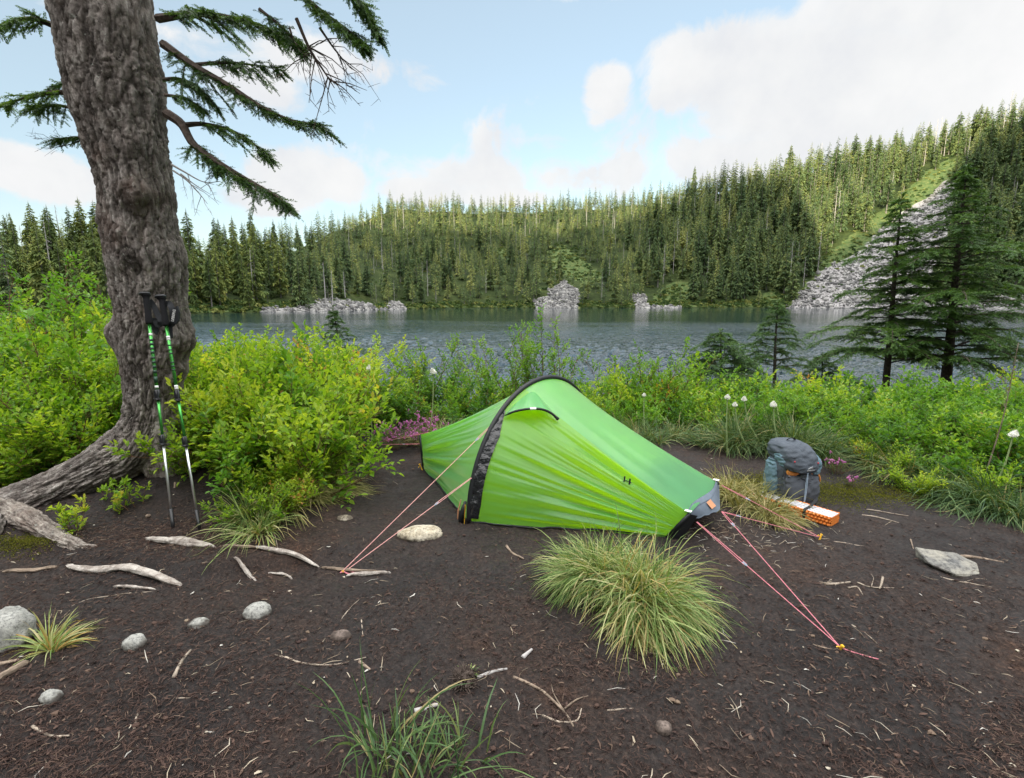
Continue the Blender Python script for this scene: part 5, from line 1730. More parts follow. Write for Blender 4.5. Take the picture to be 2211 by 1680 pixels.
# ================================================================== TREKKING POLES
def pole(name_lab, top, bot, Yt, rings, strap, textside):
    b = GG(*bot)
    a = P(top[0], top[1], Yt)
    t = thing('trekking_pole', b, name_lab, 'trekking pole')
    ax = unit(a - b); Ln = np.linalg.norm(a - b)
    ya, yb = top[1], bot[1]
    def at_y(y):      # photo height -> point along the pole
        lo, hi = 0.0, 1.0
        for _ in range(30):
            m = (lo + hi) / 2
            if project(b + ax * Ln * m)[0, 1] > y: lo = m
            else: hi = m
        return lo
    tg, c1a, c1b, c2a, c2b, tp = [at_y(y) for y in rings[:6]]
    cyl = lambda f0, f1, r0, r1, k=14: (np.array([b + ax * Ln * f for f in (f0, (f0 + f1) / 2, f1)]), [r0, (r0 + r1) / 2, r1], k)
    # grip
    mb = MB()
    fr = np.array([tg, tg + .012, tg + .04, tg + .10, tg + .16, tg + .2, .985, 1.0]); fr = np.clip(fr, tg, 1)
    fr = tg + (1 - tg) * np.array([0, .05, .2, .5, .72, .86, .93, .965, .985, 1.0])
    rr = np.array([.0165, .019, .0185, .0165, .0175, .0165, .018, .0225, .026, .021])
    mb.tube(np.array([b + ax * Ln * f for f in fr]), rr, 18)
    g = mb.build('grip', M['foam'], t, smooth=True)
    mb = MB(); mb.tube(np.array([b + ax * Ln * f for f in (1.0, 1.006, 1.012)]) + np.array([-.006, 0, 0]), [.029, .031, .024], 18)
    mb.build('grip_cap', M['plastic'], g, smooth=True)
    mb = MB(); mb.tube(*cyl(c1b, tg, .0088, .0092))
    us = mb.build('upper_shaft', M['pole_green'], t, smooth=True)
    dark, white = MB(), MB()
    for (y0, y1) in rings[6]:
        dark.tube(*cyl(at_y(y1), at_y(y0), .0095, .0095))
    for y in rings[7]:
        white.tube(*cyl(at_y(y + 2.6), at_y(y - 2.6), .0098, .0098))
    dark.build('printed_band', M['pole_dark'], us, smooth=True)
    white.build('white_band', M['pole_white'], us, smooth=True)
    mb = MB(); mb.tube(*cyl(c2b, c1a, .0078, .0078))
    mb.build('middle_shaft', M['pole_green'], t, smooth=True)
    mb = MB(); mb.tube(*cyl(tp, c2a, .0068, .0070))
    mb.build('lower_shaft', M['alu'], t, smooth=True)
    for (f0, f1) in ((c1a, c1b), (c2a, c2b)):
        mb = MB()
        mb.tube(*cyl(f0, f1, .0125, .0118))
        s = unit(np.cross(ax, [0, 1, 0]))
        m_ = b + ax * Ln * (f0 * .8 + f1 * .2) - np.array([0, .012, 0])
        mb.tube(np.array([b + ax * Ln * f0, b + ax * Ln * (f0 + .006)]), .0165, 14)
        cl = mb.build('clamp', M['plastic'], t, smooth=True)
        mb = MB(); mb.tube(np.array([m_ - s * .009, m_ - s * .009 + ax * Ln * (f1 - f0) * .75]), .0035, 5)
        mb.tube(np.array([m_ + s * .009, m_ + s * .009 + ax * Ln * (f1 - f0) * .75]), .0035, 5)
        mb.tube(np.array([m_ - s * .019, m_ + s * .019]), .0035, 6)
        mb.build('lever', M['plastic'], cl)
    mb = MB(); mb.tube(np.array([b + ax * Ln * f for f in (-.004, tp * .4, tp * .42, tp)]), [.0105, .0112, .0095, .0098], 12)
    mb.build('tip', M['plastic'], t, smooth=True)
    # wrist strap: flat webbing loop
    mb = MB()
    pts = resample(np.array([P(x, y, Y) for x, y, Y in strap]), 40)
    d = unit(np.gradient(pts, axis=0))
    wv = unit(np.cross(d, unit(CAM - pts))) * .0155
    th = unit(CAM - pts) * .0018
    ring = np.stack([pts - wv - th, pts + wv - th, pts + wv + th, pts - wv + th], 1)
    mb.grid(ring, closed=True)
    st = mb.build('wrist_strap', M['strap'], t, smooth=False)
    return t, st
lb = [(727, 741), (747, 753), (757, 764), (770, 777), (779, 787), (790, 798), (800, 806)]
poleL, _ = pole('left trekking pole with dark banded green shaft and black grip, leaning on the trunk', (315, 637), (374, 1141), 3.10, (699, 864, 841, 961, 938, 1098, [(732, 737), (740, 746), (750, 755), (758, 764), (770, 775), (779, 785), (789, 795), (799, 806), (813, 826)], [722, 835]),
     [(322, 648, 3.11), (331, 660, 3.12), (341, 680, 3.11), (348, 694, 3.10), (341, 702, 3.10), (334, 690, 3.11), (332, 700, 3.11), (338, 716, 3.11), (341, 718, 3.11)], 0)
poleR, stR = pole('right trekking pole with plain green shaft and lettered wrist strap, leaning on the trunk', (349, 643), (431, 1143), 3.08, (703, 866, 842, 964, 942, 1100, [(744, 747), (754, 757), (762, 765), (781, 784), (789, 792), (797, 800)], [728, 732, 834, 838]),
     [(358, 655, 3.08), (366, 656, 3.06), (371, 668, 3.05), (373, 685, 3.05), (372, 699, 3.06), (366, 702, 3.07), (366, 712, 3.07), (367, 730, 3.07)], 1)
# lettering
def text_obj(body, size, mat, parent, name, pos, xdir, ydir, depth=.0006):
    cu = bpy.data.curves.new(name, 'FONT')
    cu.body = body; cu.size = size; cu.extrude = depth; cu.align_x = 'CENTER'; cu.align_y = 'CENTER'
    cu.materials.append(mat)
    o = bpy.data.objects.new(name, cu)
    COL.objects.link(o)
    dg = bpy.context.evaluated_depsgraph_get()
    me = bpy.data.meshes.new_from_object(o.evaluated_get(dg))
    bpy.data.objects.remove(o)
    bpy.data.curves.remove(cu)
    o = bpy.data.objects.new(name, me)
    COL.objects.link(o)
    from mathutils import Matrix, Vector
    x = unit(np.array(xdir)); z = unit(np.cross(x, ydir)); y = np.cross(z, x)
    mt = Matrix(((x[0], y[0], z[0], 0), (x[1], y[1], z[1], 0), (x[2], y[2], z[2], 0), (0, 0, 0, 1)))
    o.parent = parent
    o.matrix_local = Matrix.Translation(Vector(np.array(pos) - WL[parent.name])) @ mt
    return o
c0 = P(376, 678, 3.03)
mb = MB()
ups = unit(P(378, 666, 3.03) - P(374, 690, 3.03)); rts = unit(np.cross(ups, [0, 1, 0])) * -1
if rts[0] < 0: rts = -rts
pc_ = np.array([c0 + ups * a + rts * b_ + np.array([0, dd, 0]) for (a, b_, dd) in ((-.052, -.016, .004), (-.055, .015, .006), (-.03, .026, .006), (.02, .022, .006), (.05, .004, .006), (.03, -.014, .004))])
mb.add(np.concatenate([pc_, pc_ + np.array([0, .012, 0])]), [[0, 1, 2, 3, 4, 5], [0, 6, 7, 1], [1, 7, 8, 2], [2, 8, 9, 3], [3, 9, 10, 4], [4, 10, 11, 5], [5, 11, 6, 0]])
pad = mb.build('strap_pad', M['strap'], stR)
text_obj('LEBERG', .0215, M['pole_white'], stR, 'lettering', c0 + ups * -.008 + np.array([0, -.003, 0]) - rts * .001, ups, -rts)
# ================================================================== BACKPACK AND FOAM MAT
pk0 = GG(1716, 1094) + np.array([0, .07, 0])
bx = unit(np.array([.985, .17, 0])); by = np.array([-bx[1], bx[0], 0]); bz = unit(np.array([-.02, .05, 1.0]))
PS = .47        # overall height of the pack in metres
def B3(x, y, z):
    x, y, z = np.broadcast_arrays(np.asarray(x, float), np.asarray(y, float), np.asarray(z, float))
    return pk0 + (x[..., None] * .90 * bx + y[..., None] * by + z[..., None] * bz) * PS
pack = thing('backpack', pk0, 'slate grey hiking backpack standing upright on the folded orange mat', 'backpack')
def blob(name, mat, prof, cx=0, cy=0, nz=40, na=48, ex=3.2, wrinkle=.012, seed=0, parent=None, smooth=True, ang=(0, 2 * math.pi), xs=None):
    """lofted rounded-box shape: prof rows (z, half width, half depth, centre x, centre y)"""
    pr = np.array(prof, float)
    zt = np.linspace(0, 1, nz)
    zi = np.linspace(0, 1, len(pr))
    R = resample(pr, nz)
    a = np.linspace(*ang, na, endpoint=False)
    c, s = np.cos(a), np.sin(a)
    k = (np.abs(c) ** ex + np.abs(s) ** ex) ** (-1 / ex)
    X = R[:, 3:4] + R[:, 1:2] * c * k + cx
    Yv = R[:, 4:5] + R[:, 2:3] * s * k + cy
    Zv = np.repeat(R[:, 0:1], na, 1)
    q = np.stack([X.ravel() * 7, Yv.ravel() * 7, Zv.ravel() * 7], 1)
    w = (fbm(q + seed * 9, 4, 80 + seed) * wrinkle).reshape(X.shape)
    fold = (1 - np.abs(fbm(q * np.array([1.6, 1.6, 2.6]) + seed, 3, 90 + seed)) * 3).reshape(X.shape) * wrinkle * .8
    X = X + (w + fold) * c; Yv = Yv + (w + fold) * s; Zv = Zv + w * .5
    A = B3(X, Yv, Zv)
    mb = MB(); mb.grid(A, closed=True)
    mb.add(A[-1].mean(0)[None], [], .5); mb.add(A[0].mean(0)[None], [], .5)
    n = nz * na
    i = np.arange(na)
    mb.F.append(np.stack([i + (nz - 1) * na, (i + 1) % na + (nz - 1) * na, np.full(na, n)], 1)); mb.M.append(np.zeros(na, int))
    mb.F.append(np.stack([(i + 1) % na, i, np.full(na, n + 1)], 1)); mb.M.append(np.zeros(na, int))
    return mb.build(name, M[mat], parent or pack, smooth=smooth)
blob('main_body', 'pack_dark', [(-.02, .25, .16, .02, .02), (.05, .30, .20, .02, .02), (.2, .325, .22, .01, .02), (.45, .335, .23, 0, .02), (.62, .32, .22, -.01, .02), (.74, .27, .18, -.01, .02), (.80, .15, .1, -.01, .02)], seed=1)
blob('lid', 'pack_dark', [(.555, .12, .10, .01, -.22), (.59, .235, .16, .005, -.17), (.64, .285, .23, .0, -.10), (.72, .305, .27, -.01, -.04), (.81, .30, .27, -.02, .0), (.89, .25, .23, -.035, .03), (.945, .17, .16, -.05, .05), (.965, .06, .07, -.06, .06)], seed=2, wrinkle=.024)
blob('lid_side', 'pack_blue', [(.60, .04, .05, -.24, -.12), (.65, .06, .08, -.25, -.10), (.73, .055, .10, -.265, -.08), (.80, .045, .07, -.26, -.06), (.84, .02, .03, -.25, -.05)], seed=3, wrinkle=.02)
blob('lid_side', 'pack_blue', [(.52, .05, .05, .22, -.22), (.57, .085, .10, .23, -.17), (.66, .10, .13, .245, -.13), (.74, .085, .12, .235, -.10), (.81, .05, .07, .21, -.07), (.84, .02, .03, .20, -.06)], seed=4, wrinkle=.02)
blob('front_pocket', 'pack_mesh', [(-.01, .19, .05, .03, -.16), (.06, .255, .085, .025, -.18), (.2, .285, .12, .015, -.19), (.36, .29, .12, .005, -.19), (.46, .28, .09, .005, -.185), (.505, .23, .05, .01, -.185), (.525, .10, .03, .01, -.18)], seed=5, wrinkle=.020)
blob('pocket_fold', 'pack_mesh', [(.40, .03, .02, .08, -.285), (.45, .09, .03, .06, -.27), (.52, .10, .035, .05, -.25), (.58, .07, .03, .04, -.25)], seed=6, wrinkle=.02)
blob('side_pocket', 'pack_blue', [(.16, .035, .07, -.325, .05), (.24, .045, .11, -.335, .04), (.44, .05, .12, -.335, .04), (.60, .045, .10, -.325, .04), (.68, .03, .06, -.31, .05)], seed=7, wrinkle=.02)
blob('side_pocket', 'pack_blue', [(-.04, .04, .05, .325, -.02), (.06, .062, .11, .33, -.02), (.22, .058, .12, .33, -.01), (.34, .04, .09, .32, .0), (.42, .02, .04, .31, .02)], seed=8, wrinkle=.022)
blob('side_panel', 'pack_dark', [(.28, .04, .09, .33, .02), (.40, .06, .14, .335, .02), (.55, .065, .15, .33, .02), (.66, .05, .10, .31, .02)], seed=9, wrinkle=.018)
blob('hip_pad', 'pack_dark', [(.02, .04, .09, -.34, .10), (.08, .065, .13, -.35, .08), (.16, .06, .12, -.34, .08), (.22, .03, .06, -.32, .08)], seed=10)
blob('stuff_sack', 'orange_bag', [(.47, .17, .05, -.0, -.15), (.52, .235, .075, 0, -.17), (.58, .235, .08, 0, -.17), (.63, .2, .05, 0, -.15)], seed=11, wrinkle=.02)
# straps, cords and the haul loop
def strap(pts, name='strap', r=.010, mat='strap', k=4, flat=.35):
    mb = MB(); mb.tube(resample(B3(*np.array(pts, float).T), 24), r * PS * 2, k, flat=flat)
    return mb.build(name, M[mat], pack)
strap([(-.26, -.13, .60), (-.275, -.20, .48), (-.27, -.24, .36), (-.25, -.24, .22)])
strap([(.27, -.20, .55), (.285, -.24, .40), (.28, -.24, .25), (.255, -.22, .08)])
strap([(.33, -.14, .44), (.35, -.12, .30), (.33, -.12, .14)])
strap([(-.10, .02, .955), (-.08, -.03, 1.0), (-.02, -.04, 1.005), (.04, .0, .965)], 'haul_loop', .009)
strap([(.0, -.335, .575), (-.03, -.34, .42), (-.045, -.34, .2), (-.06, -.33, .04)], 'drawcord', .0032, 'cord', 5, 1)
strap([(.0, -.335, .575), (-.01, -.345, .45), (-.035, -.345, .2), (-.062, -.33, .04)], 'drawcord', .0032, 'cord', 5, 1)
strap([(.30, -.22, .50), (.33, -.22, .44), (.345, -.2, .38)], 'drawcord', .006, 'orange_bag', 5, 1)
for (x, y, z) in ((-.215, -.305, .735), (.185, -.325, .705)):
    mb = MB(); mb.add(ICO[2][0] * .0055 + B3(x, y, z), ICO[2][1]); mb.build('bartack', M['red_dot'], pack)
mb = MB(); mb.tube(B3(np.array([-.275, -.25]), np.array([-.25, -.26]), np.array([.51, .505])), .010, 4)
mb.build('buckle', M['plastic'], pack)
mb = MB(); mb.tube(B3(np.array([.24, .25]), np.array([-.25, -.25]), np.array([.12, .07])), .009, 4)
mb.build('buckle', M['plastic'], pack)
# lettering and mountain mark on the lid, set just proud of the lid front
def lid_front(x, z):
    """front face of the lid at (x,z)"""
    o = [c for c in pack.children if c.name.startswith('lid') and 'side' not in c.name][0]
    n = len(o.data.vertices); co_ = np.zeros(n * 3); o.data.vertices.foreach_get('co', co_)
    V = co_.reshape(-1, 3)
    t = B3(x, 0, z) - pk0
    d = np.abs((V - t) @ bx) + np.abs((V - t) @ bz) * 1.2 + np.where((V - t) @ by < 0, 0, 1)
    i = np.argsort(d)[:5]
    return float(np.min((V[i] - t) @ by)) / PS
yf = min(lid_front(.05, .62), lid_front(0.02, .66), lid_front(.08, .60)) - .004
slope = unit(bz * 1.0 - by * .45)
text_obj('GREGORY', .0125, M['logo'], pack, 'lettering', B3(.035, yf - .0, .612), bx, slope)
mb = MB()
lc = B3(.035, yf + .0, .645)
def bar(x0, z0, x1, z1, w=.0016):
    x0, z0, x1, z1 = (v * .62 for v in (x0, z0, x1, z1))
    mb.tube(np.array([lc + bx * x0 + slope * z0, lc + bx * x1 + slope * z1]), w, 4)
for (x0, z0, x1, z1) in ((-.030, -.014, -.008, .015), (-.008, .015, .006, -.006), (-.016, -.014, -.006, .0), (-.006, .0, .004, -.014), (.0, .008, .008, .020), (.008, .020, .030, -.014), (.008, .006, .018, -.014)):
    bar(x0, z0, x1, z1)
mb.build('logo', M['logo'], pack)

# folded foam mat under the pack
ml, mr = GG(1640, 1090), GG(1792, 1139)
fx = unit(np.array([(mr - ml)[0], (mr - ml)[1], 0])); fy = np.array([-fx[1], fx[0], 0])
m0 = np.array([*(GG(1792, 1139)[:2]), 0]); m0[2] = float(gz(m0[0], m0[1])) + .004
FL, FD, FH = .50, .115, .062
mat_t = thing('foam_mat', m0 - fx * FL / 2 + fy * FD / 2, 'folded orange and silver foam sleeping mat strapped under the backpack', 'sleeping mat')
def F3(x, y, z): 
    x, y, z = np.broadcast_arrays(np.asarray(x, float), np.asarray(y, float), np.asarray(z, float))
    tilt = x * -.10
    return m0 - x[..., None] * fx + y[..., None] * fy + (z + .0)[..., None] * np.array([0, 0, 1.0])
# front and end faces: egg-crate bumps
nx_, nzv = 280, 40
x, z = np.meshgrid(np.linspace(0, FL, nx_), np.linspace(.0, FH, nzv))
bump_ = .013 * np.abs(np.sin(x * 2 * math.pi / .044 + (np.floor(z / .0207) % 2) * math.pi / 2)) ** .8 * np.abs(np.sin(z * math.pi / .0207)) ** .8
mb = MB(); mb.grid(F3(x, -bump_, z))
y, z2 = np.meshgrid(np.linspace(0, FD, 50), np.linspace(0, FH, nzv))
b2 = .003 * np.abs(np.sin(y * 2 * math.pi / .026)) * np.abs(np.sin(z2 * math.pi / .0155))
mb.grid(F3(-b2, y, z2)); mb.grid(F3(FL + b2, y, z2))
mb.grid(F3(x, FD + bump_, z))
mb.grid(quadgrid(F3(0, 0, 0), F3(FL, 0, 0), F3(FL, FD, 0), F3(0, FD, 0), 3))
mb.build('foam_layers', M['foam_orange'], mat_t, smooth=True)
top_or, top_si = MB(), MB()
NL = 4
for k in range(NL):
    ya, yb = FD * k / NL, FD * (k + 1) / NL
    xx = np.linspace(0, FL, 240)
    zig = .0042 * np.sin(xx * 2 * math.pi / .028 + k * .6)
    rows = []
    for f, dzv in ((.16, -.012), (.22, .0), (.5, .002), (.80, .0), (.88, -.012)):
        rows.append(F3(xx, ya + (yb - ya) * f + zig, FH + dzv + .001))
    top_si.grid(np.array(rows))
mb = top_si
mb.build('silver_edges', M['foam_silver'], mat_t, smooth=True)
mb = MB(); mb.grid(quadgrid(F3(0, 0, FH - .006), F3(FL, 0, FH - .006), F3(FL, FD, FH - .006), F3(0, FD, FH - .006), 3))
mb.build('foam_core', M['foam_grey'], mat_t)
xx = np.linspace(0, FL, 260)
mb = MB()
for yy_ in (-.002, FD + .002):
    mb.tube(F3(xx, yy_ + .0016 * np.sin(xx * 420), FH - .002 + .0016 * np.sin(xx * 300)), .0045, 5)
mb.build('edge', M['foam_orange'], mat_t)
# the two straps that hold the mat belong to the pack
for xs_ in (.155, .335):
    loop = [(xs_ - .02, FD * .9, FH + .05), (xs_ - .004, FD * .5, FH + .010), (xs_, .004, FH + .006), (xs_, -.009, FH * .9), (xs_ + .001, -.011, FH * .4), (xs_ + .003, -.009, .004)]
    pts = resample(F3(*np.array(loop).T), 30)
    mb = MB()
    d = unit(np.gradient(pts, axis=0)); wv = np.tile(fx * .0095, (30, 1)); th = np.cross(d, fx) * .0015
    mb.grid(np.stack([pts - wv - th, pts + wv - th, pts + wv + th, pts - wv + th], 1), closed=True)
    mb.build('mat_strap', M['strap'], pack)
# ================================================================== STONES
from mathutils import Matrix, Vector
def settle(o, p):
    o.data.transform(Matrix.Translation(-Vector(p))); o.location = p
    return o
def stone(x, y, sx, sy, szz, mat, label, seed, rot=0, sink=.35, rough=.18, name='stone', ang=0.0, sub=4):
    p = GG(x, y)
    V0, F0 = ICO[sub]
    r = 1 + rough * fbm(V0 * 1.3 + seed * 5, 3, seed) + rough * .5 * fbm(V0 * 3.5 + seed, 3, seed + 1) + .025 * fbm(V0 * 14, 2, seed + 2)
    V = V0 * r[:, None]
    if ang:          # knock flat facets into it
        rg = np.random.default_rng(seed)
        for _ in range(9):
            n = unit(rg.normal(0, 1, 3)); h = V @ n; c = rg.uniform(.72, .92)
            V = V - np.outer(np.clip(h - c, 0, None) * ang, n)
    V = V * np.array([sx, sy, szz]) * (1 + .012 * fbm(V0 * 30, 2, seed + 9)[:, None])
    c, s = math.cos(rot), math.sin(rot)
    V = np.stack([V[:, 0] * c - V[:, 1] * s, V[:, 0] * s + V[:, 1] * c, V[:, 2]], 1)
    q = p + np.array([0, sy * .5, szz * (1 - 2 * sink)])
    mb = MB(); mb.add(V + q, F0)
    o = settle(mb.build(name, M[mat], smooth=True), p)
    return tag(o, label, 'stone')
stone(905, 1164, .132, .085, .05, 'pale_stone', 'large pale stone half sunk in the soil in front of the tent foot', 1, .05, .35)
stone(743, 1122, .048, .035, .018, 'pale_stone', 'small flat pale stone left of the large pale one', 2, 0, .4)
stone(553, 1335, .062, .045, .040, 'granite', 'rounded speckled granite stone, largest of the row on the left soil', 3, .2, .3)
stone(425, 1356, .043, .03, .028, 'granite', 'middle sized granite stone left of the largest rounded one', 4, .3, .35)
stone(285, 1402, .044, .034, .038, 'granite', 'round white grey cobble left of the other granite stones', 5, 0, .3)
stone(-5, 1402, .095, .085, .10, 'granite', 'big speckled granite boulder cut by the left picture edge', 6, .2, .25, .2)
stone(103, 1520, .034, .030, .030, 'granite', 'grey granite cobble at the bottom left corner', 7, 0, .3)
stone(732, 1382, .042, .032, .022, 'brown_stone', 'reddish brown stone lying in the dark soil right of the rounded granite stone', 8, 0, .35)
stone(1435, 1584, .028, .025, .022, 'brown_stone', 'brown stone just peeking in at the bottom edge', 9, 0, .3)
stone(700, 1203, .0, .0, .0, 'granite', '', 9) if False else None
# angular slab, right
def slab():
    topc = [(1974, 1180), (2062, 1192), (2108, 1213), (2116, 1240), (2062, 1240), (2006, 1216)]
    pts = []
    bm = bmesh.new()
    top = []
    for i, (x, y) in enumerate(topc):
        h = [.060, .062, .045, .014, .018, .030][i]
        z = h
        p = Gz(x, y, z)
        top.append(bm.verts.new(p))
    lowc = [(1976, 1204), (2070, 1204), (2114, 1226), (2118, 1245), (2060, 1243), (2035, 1234)]
    low = [bm.verts.new(GG(x, y) + np.array([0, .0, -.02])) for (x, y) in lowc]
    bm.faces.new(top)
    for i in range(6):
        j = (i + 1) % 6
        bm.faces.new([top[i], low[i], low[j], top[j]])
    bmesh.ops.recalc_face_normals(bm, faces=bm.faces)
    bmesh.ops.bevel(bm, geom=bm.edges[:], offset=.004, segments=2, affect='EDGES')
    bmesh.ops.triangulate(bm, faces=bm.faces)
    bmesh.ops.subdivide_edges(bm, edges=bm.edges[:], cuts=3, use_grid_fill=True)
    V = np.array([v.co[:] for v in bm.verts]); Fc = np.array([[v.index for v in f.verts] for f in bm.faces])
    bm.free()
    V = V + .006 * np.stack([fbm(V * 25, 3, 5), fbm(V * 25, 3, 6), fbm(V * 25, 3, 7)], 1)
    mb = MB(); mb.add(V, Fc)
    o = settle(mb.build('stone_slab', M['slate'], smooth=False), GG(2040, 1235))
    tag(o, 'flat angular grey stone slab on the bare soil at right', 'stone')
slab()

# ================================================================== SURFACE ROOTS, STICKS
def driftroot(path, rs_, label, seed, mat='driftwood', name='exposed_root', sink=.12, flat=.75, cat='root', n=70, amp=.006):
    pp_ = resample(np.array([(x, y, 0.0) for x, y in path]), 26)
    rs_ = np.interp(np.linspace(0, 1, 26), np.linspace(0, 1, len(rs_)), rs_) * (1 + .14 * vnoise(np.stack([np.arange(26) * .45, np.zeros(26), np.zeros(26) + seed], 1), seed))
    rs_[0] *= .35; rs_[1] *= .7; rs_[-1] *= .3; rs_[-2] *= .6
    pts = np.array([Gz(x, y, .03) for x, y, _ in pp_])
    pts[:, 2] = gz(pts[:, 0], pts[:, 1])
    rs_ = rs_ * .78
    zt_ = pts[:, 2].copy()
    for k in range(26): zt_[k] = pts[max(0, k - 3):k + 4, 2].max()
    pts[:, 2] = zt_ + rs_ * (1 - 2 * sink) * .6 + .006
    pts[0, 2] -= .012; pts[-1, 2] -= .014
    zs_ = np.pad(pts[:, 2], 3, mode='edge'); pts[:, 2] = sum(zs_[k:k + 26] for k in range(7)) / 7
    pts[0, 2] -= .010; pts[-1, 2] -= .012
    rs_ = list(rs_)
    o = bark_limb(list(pts), rs_, name, None, M[mat], n=n, k=22, amp=amp, seed=seed, sc=(26, 26, 6), flat=flat)
    settle(o, GG(*path[len(path) // 2]))
    return tag(o, label, cat)
driftroot([(140, 1208), (165, 1218), (215, 1222), (270, 1218), (325, 1232), (365, 1247), (392, 1252)], [.010, .022, .026, .030, .032, .026, .010], 'long curved silvery root lying below the big root on the left', 11, amp=.005)
driftroot([(310, 1175), (345, 1180), (385, 1182), (420, 1188), (468, 1192)], [.012, .026, .030, .030, .010], 'knotty pale root below the trekking pole tips', 12, amp=.006)
driftroot([(545, 1188), (590, 1196), (640, 1202), (690, 1210)], [.008, .017, .017, .010], 'straight pale root right of the knotty one, ending near the guy lines', 13, amp=.003)
driftroot([(745, 1228), (790, 1227), (845, 1224)], [.008, .015, .009], 'short silvery root beside the front guy line peg', 14, amp=.003)
driftroot([(240, 1252), (285, 1258), (340, 1262)], [.006, .012, .006], 'thin pale root under the long curved silvery one', 15, amp=.003)
driftroot([(505, 1212), (530, 1226), (552, 1240)], [.007, .014, .006], 'short split grey root between the knotty root and the guy line peg', 16, amp=.004)
driftroot([(575, 1220), (605, 1223), (630, 1234)], [.005, .010, .006], 'small bent white root right of the short split grey one', 17, amp=.003)
driftroot([(690, 1211), (735, 1219), (840, 1221)], [.006, .010, .006], 'dark root along the soil toward the large pale stone', 18, 'stick', amp=.004)
driftroot([(480, 1192), (520, 1194), (560, 1190)], [.006, .012, .006], 'dark root joining the knotty and the straight pale roots', 19, 'stick', amp=.004)
driftroot([(0, 1225), (60, 1222), (130, 1212)], [.010, .014, .008], 'dark brown root at the left edge below the mossy root base', 20, 'stick', amp=.004)
driftroot([(-10, 1460), (30, 1440), (60, 1422)], [.018, .016, .012], 'broken branch stub under the grass tuft at the lower left', 21, 'stick', amp=.004, cat='stick', name='branch_piece')
driftroot([(-20, 1432), (15, 1424), (45, 1418)], [.012, .012, .008], 'second grey branch stub lying behind the broken one at the lower left', 22, 'stick', amp=.003, cat='stick', name='branch_piece')
def stick(path, r, label, mat='stick', forks=()):
    z = r * .6
    mb = MB()
    pts = resample(np.array([GG(x, y) + np.array([0, 0, z]) for x, y in path]), 14)
    pts[:, 2] = np.maximum(pts[:, 2], gz(pts[:, 0], pts[:, 1]) + z)
    mb.tube(pts, np.linspace(r, r * .5, 14), 6)
    for fp in forks:
        q = resample(np.array([GG(x, y) + np.array([0, 0, z * 1.5]) for x, y in fp]), 8)
        mb.tube(q, np.linspace(r * .6, r * .2, 8), 5)
    o = settle(mb.build('stick', M[mat], smooth=True), GG(*path[0]))
    tag(o, label, 'stick')
stick([(1108, 1463), (1165, 1490), (1215, 1535), (1238, 1570)], .006, 'forked brown twig lying at the bottom centre right of the stump', 'stick', [[(1215, 1535), (1250, 1510), (1300, 1500)], [(1215, 1535), (1195, 1500), (1190, 1480)]])
stick([(1093, 1180), (1105, 1195), (1130, 1208)], .009, 'short crooked stick on the soil left of the big tussock', 'stick')
stick([(1128, 1422), (1148, 1404)], .010, 'small grey wood piece on the soil below the big tussock', 'snag')
stick([(1030, 1466), (1065, 1452), (1095, 1446)], .008, 'grey stick pointing right from the tufted stump', 'snag')
stick([(895, 1540), (945, 1524)], .011, 'grey stick lying among the blades at the bottom edge', 'snag')
stick([(1170, 1545), (1210, 1560), (1245, 1556), (1255, 1530)], .004, 'thin curved pale twig at the bottom centre', 'pale_stick')
stick([(1310, 1535), (1375, 1532)], .004, 'thin straight pale twig at the bottom edge below the big tussock', 'pale_stick')
stick([(2070, 1205), (2100, 1205), (2140, 1212), (2165, 1216)], .011, 'brown stick lying right of the angular slab', 'stick')
stick([(1965, 1165), (1972, 1188)], .005, 'dark twig at the left corner of the angular slab', 'stick')
stick([(2020, 1245), (2080, 1258), (2140, 1268)], .004, 'thin pale twig in front of the angular slab', 'pale_stick', [[(2080, 1258), (2110, 1250), (2130, 1252)]])
stick([(1850, 1258), (1880, 1268), (1930, 1270)], .004, 'forked pale twig on the open soil right of the long guy lines', 'pale_stick', [[(1880, 1268), (1885, 1250), (1880, 1240)]])
stick([(1905, 1248), (1902, 1262), (1898, 1272)], .007, 'short upright pale chip of wood left of the angular slab', 'pale_stick')
stick([(1780, 1262), (1805, 1262), (1835, 1258)], .008, 'light split wood piece right of the long guy lines', 'pale_stick')
stick([(1830, 1270), (1850, 1268), (1862, 1285)], .005, 'small hooked white twig under the light split wood piece', 'pale_stick')
stick([(1838, 1350), (1870, 1370), (1895, 1392)], .004, 'thin dry stalk right of the far end of the long guy lines', 'pale_stick')
stick([(1745, 1390), (1790, 1402), (1815, 1408)], .004, 'thin brown twig beside the peg of the long guy lines', 'stick')
stick([(1870, 1100), (1920, 1108), (1985, 1118)], .004, 'long thin pale twig right of the foam mat, highest of the two', 'pale_stick')
stick([(1860, 1112), (1905, 1120), (1950, 1132)], .005, 'long thin pale twig right of the foam mat, lower of the two', 'pale_stick')
stick([(1800, 1170), (1850, 1178), (1875, 1180)], .004, 'white stalk pointing right from the yellow peg', 'pale_stick')
stick([(155, 1310), (205, 1292), (330, 1278)], .004, 'long thin stalk on the soil under the thin pale root at left', 'pale_stick')
stick([(595, 1415), (650, 1432), (720, 1436), (790, 1420)], .0045, 'long curved stalk in the middle of the left soil', 'pale_stick')
stick([(735, 1340), (750, 1320), (775, 1295)], .0035, 'thin straight stalk right of the rounded granite stone', 'pale_stick')
stick([(290, 1575), (300, 1540), (340, 1515), (410, 1508)], .0045, 'curved bowed twig at the bottom left', 'pale_stick')
stick([(375, 1465), (392, 1430), (412, 1405)], .008, 'light broken bark strip on the left soil', 'pale_stick')
stick([(780, 1338), (783, 1372)], .0035, 'thin upright lying straw left of the big tussock', 'pale_stick')
